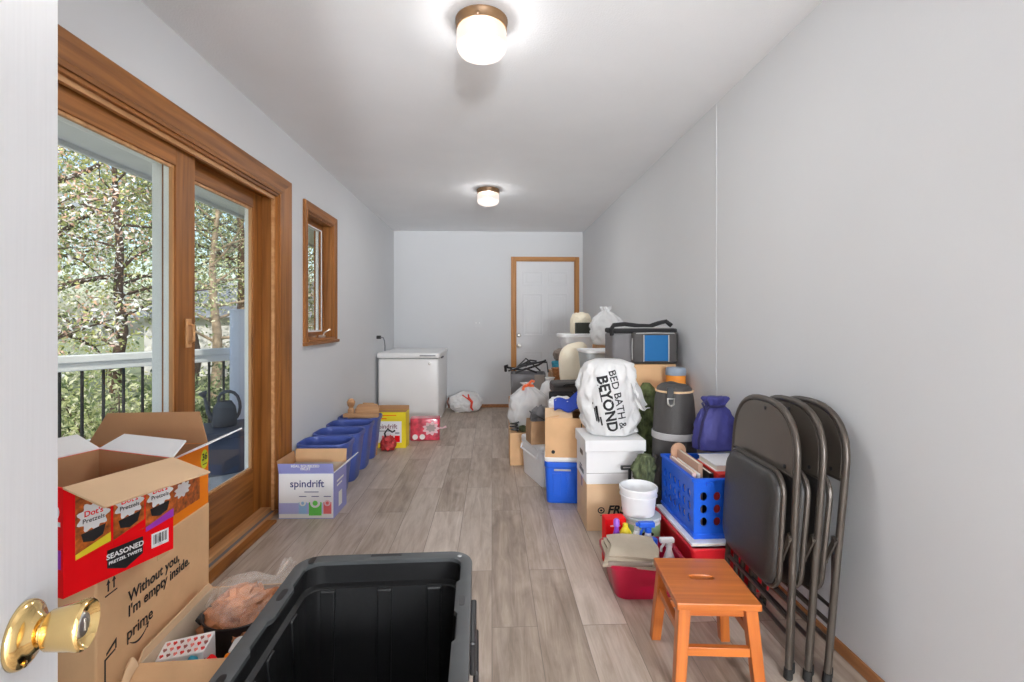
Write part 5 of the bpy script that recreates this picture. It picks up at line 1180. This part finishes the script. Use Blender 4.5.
loft(bm, [[(x, y, z + zc) for x, z, _ in rrect(.39 - q, .40 - q, .075, 0, 8)] for y, q in ((-.022, .012), (-.032, .0), (-.042, .004), (-.052, .022), (-.058, .06), (-.060, .12))], True, True)
obj('seat_cushion', bm, VINYL, ch, smooth='all')
bm = bmesh.new(); rw = .198
tube(bm, [(rw, .004, .47), (rw + .002, .020, .30), (rw + .004, .026, .03)], .0105, 10); obj('rear_leg', bm, CHAIRM, ch, smooth=True)
bm = bmesh.new(); tube(bm, [(-rw, .004, .47), (-rw - .002, .020, .30), (-rw - .004, .026, .03)], .0105, 10); obj('rear_leg', bm, CHAIRM, ch, smooth=True)
for z, y, w, r in ((.115, .025, rw, .008), (.19, .0, hw + .006, .008), (.235, .012, rw - .002, .0065)):
    bm = bmesh.new(); tube(bm, [(-w, y, z), (w, y, z)], r, 8); obj('crossbar', bm, CHAIRM, ch, smooth=True)
for s in (-1, 1):
    bm = bmesh.new(); M = T(s * (hw - .012), -.018, .425, ry=s * R(24)); box(bm, (-.009, -.003, -.055), (.009, .003, .055), M); lathe(bm, [(.009, -.006), (.009, .006)], 12, M @ T(0, 0, .045, rx=PI / 2)); lathe(bm, [(.009, -.006), (.009, .006)], 12, M @ T(0, 0, -.045, rx=PI / 2)); obj('hinge_link', bm, CHAIRM, ch, smooth=True)
for x, y in ((hw + .0125, 0), (-hw - .0125, 0), (rw + .004, .026), (-rw - .004, .026)):
    bm = bmesh.new(); lathe(bm, [(.012, 0), (.0145, .004), (.0135, .035), (.0118, .036)], 14, T(x, y, 0)); obj('foot_cap', bm, RUBBER, ch, smooth=True)
dup(ch, (1.056, 1.79, 0), 'middle folding chair of the leaning row, sandwiched by two others', (R(-5.0), 0, R(-92)))
dup(ch, (1.108, 1.775, 0), 'rearmost folding chair of the leaning row, touching the right wall', (R(-6.0), 0, R(-91)))

# ------------------------------------------------------------------ outdoors
GZ = -1.0
struct('ground', B(((-60, -30, GZ - .3), (-1.6, 70, GZ))), GRASSM)
struct('deck_floor', B(((-4.2, -1.5, -.16), (xo - .0005, 5.2, -.04))), DECK)
struct('roof_soffit', B(((-2.62, -1.5, 2.30), (xo - .0005, 7.6, 2.33)), ((-2.65, -1.5, 2.27), (-2.62, 7.6, 2.46))), SOFF)
for k, y in enumerate((2.2, 3.3, 4.4)): pass
dr = thing('deck_railing', 'white topped deck railing with black balusters outside the sliding door', 'railing', (-2.60, 3.58, -.04), R(56))
obj('top_rail', B(((-2.2, -.045, .955), (2.0, .045, 1.005)), ((-2.2, -.03, .90), (2.0, .03, .955))), RAILW, dr, bevel=.006)
obj('bottom_rail', B(((-2.2, -.03, .07), (2.0, .03, .12))), RAILW, dr, bevel=.004)
for k in range(36):
    x = -2.12 + k * .115
    bm = bmesh.new(); tube(bm, [(x, 0, .12), (x, 0, .90)], .010, 8); obj('baluster', bm, BLACK, dr, smooth=True)
for x in (-2.25, 2.05):
    bm = bmesh.new(); box(bm, (x - .045, -.045, 0), (x + .045, .045, 1.05)); box(bm, (x - .06, -.06, 1.05), (x + .06, .06, 1.075)); obj('post', bm, RAILW, dr, bevel=.005)
kx = thing('deck_box', 'dark slate storage bench on the deck outside the door', 'deck box', (-1.90, 3.72, -.04), R(37))
bm = bmesh.new(); box(bm, (-.30, -.20, .14), (.22, .20, .40)); obj('body', bm, DKBOX, kx, bevel=.012)
obj('lid', B(((-.32, -.22, .4005), (.24, .22, .45))), DKBOX, kx, bevel=.012)
for x in (-.14, .12): obj('block_support', B(((x - .10, -.17, 0), (x + .09, .17, .1395))), STONE, kx, bevel=.01)
wcn = thing('watering_can', 'dark grey watering can on the slate deck box outside', 'watering can', (-1.99, 3.66, .4105), R(37)); wcn.scale = (.78, .78, .85)
bm = bmesh.new(); lathe(bm, [(.085, 0), (.095, .01), (.098, .09), (.085, .17), (.062, .205), (.055, .22), (.05, .218), (.06, .20)], 32, Matrix.Diagonal((1.1, .8, 1, 1))); obj('body', bm, CANGREY, wcn, smooth=True)
bm = bmesh.new(); tube(bm, [(-.08, 0, .06), (-.13, 0, .13), (-.15, 0, .22), (-.16, 0, .27)], [.028, .02, .015, .014], 12); lathe(bm, [(.014, 0), (.038, .035), (.036, .045), (.002, .05)], 20, T(-.162, 0, .27, ry=R(-20))); obj('spout', bm, CANGREY, wcn, smooth=True)
bm = bmesh.new(); tube(bm, [(-.045, 0, .20), (-.05, 0, .25), (-.03, 0, .285), (.0, 0, .30), (.04, 0, .302), (.08, 0, .285), (.11, 0, .25), (.128, 0, .20), (.132, 0, .15), (.122, 0, .10), (.10, 0, .06)], .014, 10); obj('handle', bm, CANGREY, wcn, smooth=True)
tc = thing('patio_cabinet', 'tall pale blue grey covered cabinet on the deck outside', 'cabinet', (-2.0, 4.28, -.04), R(20))
bm = bmesh.new(); rbox(bm, .46, .42, 1.33, .05, e=.02); obj('body', bm, LTCAB, tc, smooth=True)
bm = bmesh.new()
for z in (.55, .92, 1.31): loft(bm, [rrect(.466, .426, .052, z), rrect(.466, .426, .052, z + .012)])
obj('band', bm, LTCAB, tc)

LM = {
 'pink': leafmat('pale blossom', [S(250, 232, 228), S(246, 216, 208), S(232, 190, 178), S(250, 244, 240), S(206, 166, 140), S(168, 172, 108), S(250, 238, 234), S(190, 190, 130)], .25),
 'green': leafmat('fresh green leaves', [S(164, 172, 122), S(190, 194, 144), S(128, 142, 98), S(210, 212, 172), S(104, 120, 84), S(226, 222, 196)], .4),
 'olive': leafmat('olive grey needles', [S(120, 128, 96), S(142, 148, 116), S(96, 106, 80), S(168, 168, 140)], .3),
 'dark': leafmat('deep green leaves', [S(100, 112, 82), S(124, 134, 98), S(80, 92, 68), S(156, 162, 126)], .35),
 'lime': leafmat('spring lime leaves', [S(190, 190, 100), S(208, 204, 128), S(160, 170, 84), S(228, 220, 160)], .45)}
def leaves(bm, pts, n, size, spread, rnd, droop=.0):
    for _ in range(n):
        p = rnd.choice(pts); c = p + Vector((rnd.gauss(0, spread), rnd.gauss(0, spread), rnd.gauss(0, spread * .8)))
        s = size * rnd.uniform(.55, 1.25)
        a = Vector((rnd.gauss(0, 1), rnd.gauss(0, 1), rnd.gauss(0, 1))).normalized(); b = a.cross(Vector((rnd.gauss(0, 1), rnd.gauss(0, 1), rnd.gauss(0, 1)))).normalized(); nn = a.cross(b) * .18
        v = [bm.verts.new(c + q) for q in (a * s, b * s * .45 + nn * s, -a * s, -b * s * .45 + nn * s)]
        bm.faces.new((v[0], v[1], v[2])); bm.faces.new((v[0], v[2], v[3]))
def tree(name, lb, x, y, h, cr, lm, bark, seed, nl, ls, tr=.14, z0=GZ, low=.25, nb=14, spread=.28, group='trees beyond the deck', lean=(0, 0)):
    rnd = random.Random(seed); o = thing(name, lb, 'tree', (x, y, z0), 0, group)
    bm = bmesh.new(); tp = []; p = Vector((0, 0, 0)); k = 8
    for i in range(k + 1):
        tp.append(Vector((lean[0] * i / k + rnd.gauss(0, .05) * (i > 0), lean[1] * i / k + rnd.gauss(0, .05) * (i > 0), h * .92 * i / k - .02 * (i == 0) + .02)))
    tube(bm, tp, [tr * (1 - .85 * i / k) + .012 for i in range(k + 1)], 10); obj('trunk', bm, bark, o, smooth=True)
    bm = bmesh.new(); ends = []
    for b in range(nb):
        u = low + (.95 - low) * (b + rnd.random()) / nb; i = min(k - 1, int(u * k)); s = tp[i].lerp(tp[i + 1], u * k - i)
        a = rnd.uniform(0, 2 * PI); L = cr * (1.15 - .6 * abs(u - .5)) * rnd.uniform(.75, 1.1)
        d = Vector((math.cos(a), math.sin(a), rnd.uniform(.1, .7))).normalized(); pts = [s]
        for q in range(4):
            d = (d + Vector((rnd.gauss(0, .18), rnd.gauss(0, .18), rnd.gauss(0, .14)))).normalized(); pts.append(pts[-1] + d * L / 4)
            if q: 
                ends.append(pts[-1]); dd = (d + Vector((rnd.gauss(0, .6), rnd.gauss(0, .6), rnd.gauss(0, .4)))).normalized(); tw = [pts[-1], pts[-1] + dd * L * .2, pts[-1] + (dd + d * .3).normalized() * L * .4]
                tube(bm, tw, [.012, .008, .004], 5); ends += [tw[1], tw[2]]
        r0 = tr * .42 * (1 - u * .6); tube(bm, pts, [r0, r0 * .75, r0 * .5, r0 * .3, .006], 6)
    ends.append(tp[-1])
    obj('branches', bm, bark, o, smooth=True)
    bm = bmesh.new(); leaves(bm, ends, nl, ls, spread, rnd); obj('foliage', bm, LM[lm], o)
    return o
tree('blossom_tree', 'pale pink blossom tree nearest the deck, seen through left pane', -6.3, 5.7, 5.6, 1.9, 'pink', BARK, 1, 11000, .036, .13, lean=(.3, .3))
tree('leafy_tree', 'tree with thick dark trunk behind the pink blossom tree', -7.9, 8.6, 8.0, 2.4, 'lime', BARK, 2, 8000, .042, .24)
tree('leafy_tree', 'fresh green tree right of the blossom tree', -6.2, 8.2, 5.8, 1.8, 'green', BARK, 3, 10000, .034, .10)
tree('bare_tree', 'thin leaved tree with pale tangled branches, seen through right pane', -5.3, 9.4, 5.6, 2.0, 'olive', BARKL, 4, 5000, .032, .10, nb=22, spread=.2)
tree('evergreen_tree', 'olive evergreen behind the pale branched tree', -6.4, 12.5, 7.5, 2.4, 'olive', BARK, 5, 9000, .055, .16, spread=.36)
for i, (x, y, h, c, lm) in enumerate(((-11.5, 10.5, 7.5, 2.6, 'green'), (-13.5, 15, 9.5, 3.2, 'dark'), (-9.5, 15.5, 8.5, 3, 'green'), (-8.2, 19, 9.5, 3.4, 'dark'), (-14, 9, 8.5, 3, 'lime'))):
    tree('distant_tree', ('green tree in the far row, left behind the blossoms', 'dark green tree in the far row, deepest left', 'green tree in the far row behind the fresh green tree', 'dark green tree in the far row behind the olive evergreen', 'yellow green tree at far left edge of the far row')[i], x, y, h, c, lm, BARK, 20 + i, 6000, .08, .18, spread=.42)
def shrub(lb, x, y, r, h, lm, seed, n=4200):
    rnd = random.Random(seed); o = thing('shrub', lb, 'shrub', (x, y, GZ), 0, 'shrubs below the deck rail')
    bm = bmesh.new(); pts = []
    for k in range(9):
        a = rnd.uniform(0, 2 * PI); e = Vector((math.cos(a) * r * .7, math.sin(a) * r * .7, h * rnd.uniform(.55, .95))); tube(bm, [Vector((0, 0, 0)), e * .5 + Vector((0, 0, .1)), e], [.02, .012, .005], 5); pts += [e, e * .7, e * .4 + Vector((0, 0, h * .2))]
    obj('stems', bm, BARK, o)
    bm = bmesh.new(); leaves(bm, pts, n, .036, r * .3, rnd); obj('foliage', bm, LM[lm], o)
shrub('fresh green shrub behind the balusters, nearest the door leaf', -4.6, 3.9, .9, 1.7, 'green', 41)
shrub('dark green shrub behind the balusters, second from the door leaf', -5.4, 5.4, .8, 1.6, 'dark', 42)
shrub('olive shrub behind the balusters, near the door stile', -4.2, 5.6, .8, 1.7, 'green', 43)
shrub('low dark shrub by the watering can side of the railing', -3.7, 6.3, .8, 1.7, 'dark', 44)
hs = thing('neighbour_house', 'grey roofed house glimpsed low behind the trees', 'house', (-9.4, 22.0, GZ), R(-10))
obj('wall', B(((-4, -3, 0), (4, 3, 2.3))), mat('pale house siding', S(190, 186, 184), .8), hs)
bm = bmesh.new(); prism(bm, [(-4.4, -3.4, 2.3), (4.4, -3.4, 2.3), (4.4, 3.4, 2.3), (-4.4, 3.4, 2.3)], [(-4.4, -.05, 3.9), (4.4, -.05, 3.9), (4.4, .05, 3.9), (-4.4, .05, 3.9)]); obj('roof', bm, mat('grey shingles', S(150, 150, 156), .9, bump=.3), hs)

# ------------------------------------------------------------------ camera, world
cam = bpy.data.cameras.new('camera'); co = bpy.data.objects.new('camera', cam); COL.objects.link(co)
cam.sensor_width = 36; cam.lens = 480 / 1024 * 36; cam.shift_y = -21 / 1024; cam.clip_start = .02; cam.clip_end = 200
co.location = (0, 0, 1.2); co.rotation_euler = (PI / 2, 0, -math.atan(20 / 480)); SC.camera = co
w = bpy.data.worlds.new('sky'); SC.world = w; w.use_nodes = True; nt = w.node_tree
sk = nt.nodes.new('ShaderNodeTexSky'); sk.sky_type = 'NISHITA'; sk.sun_disc = False; sk.sun_elevation = R(48); sk.sun_rotation = R(150); sk.air_density = 1.2; sk.dust_density = 2.5
nt.links.new(sk.outputs[0], nt.nodes['Background'].inputs[0]); nt.nodes['Background'].inputs[1].default_value = .27
sun = bpy.data.lights.new('sun', 'SUN'); sun.energy = 4.0; sun.angle = R(.6); sun.color = (1, .95, .87)
so = bpy.data.objects.new('sun', sun); COL.objects.link(so); so.rotation_euler = Vector((.16, .76, -.63)).to_track_quat('-Z', 'Y').to_euler()
vs = SC.view_settings; vs.view_transform = 'Standard'; vs.look = 'None'; vs.gamma = 1; vs.use_curve_mapping = False; vs.exposure = .1
cy = SC.cycles; cy.use_denoising = True; cy.max_bounces = 10; cy.diffuse_bounces = 6; cy.transparent_max_bounces = 24; cy.caustics_reflective = False; cy.caustics_refractive = False; cy.sample_clamp_indirect = 6
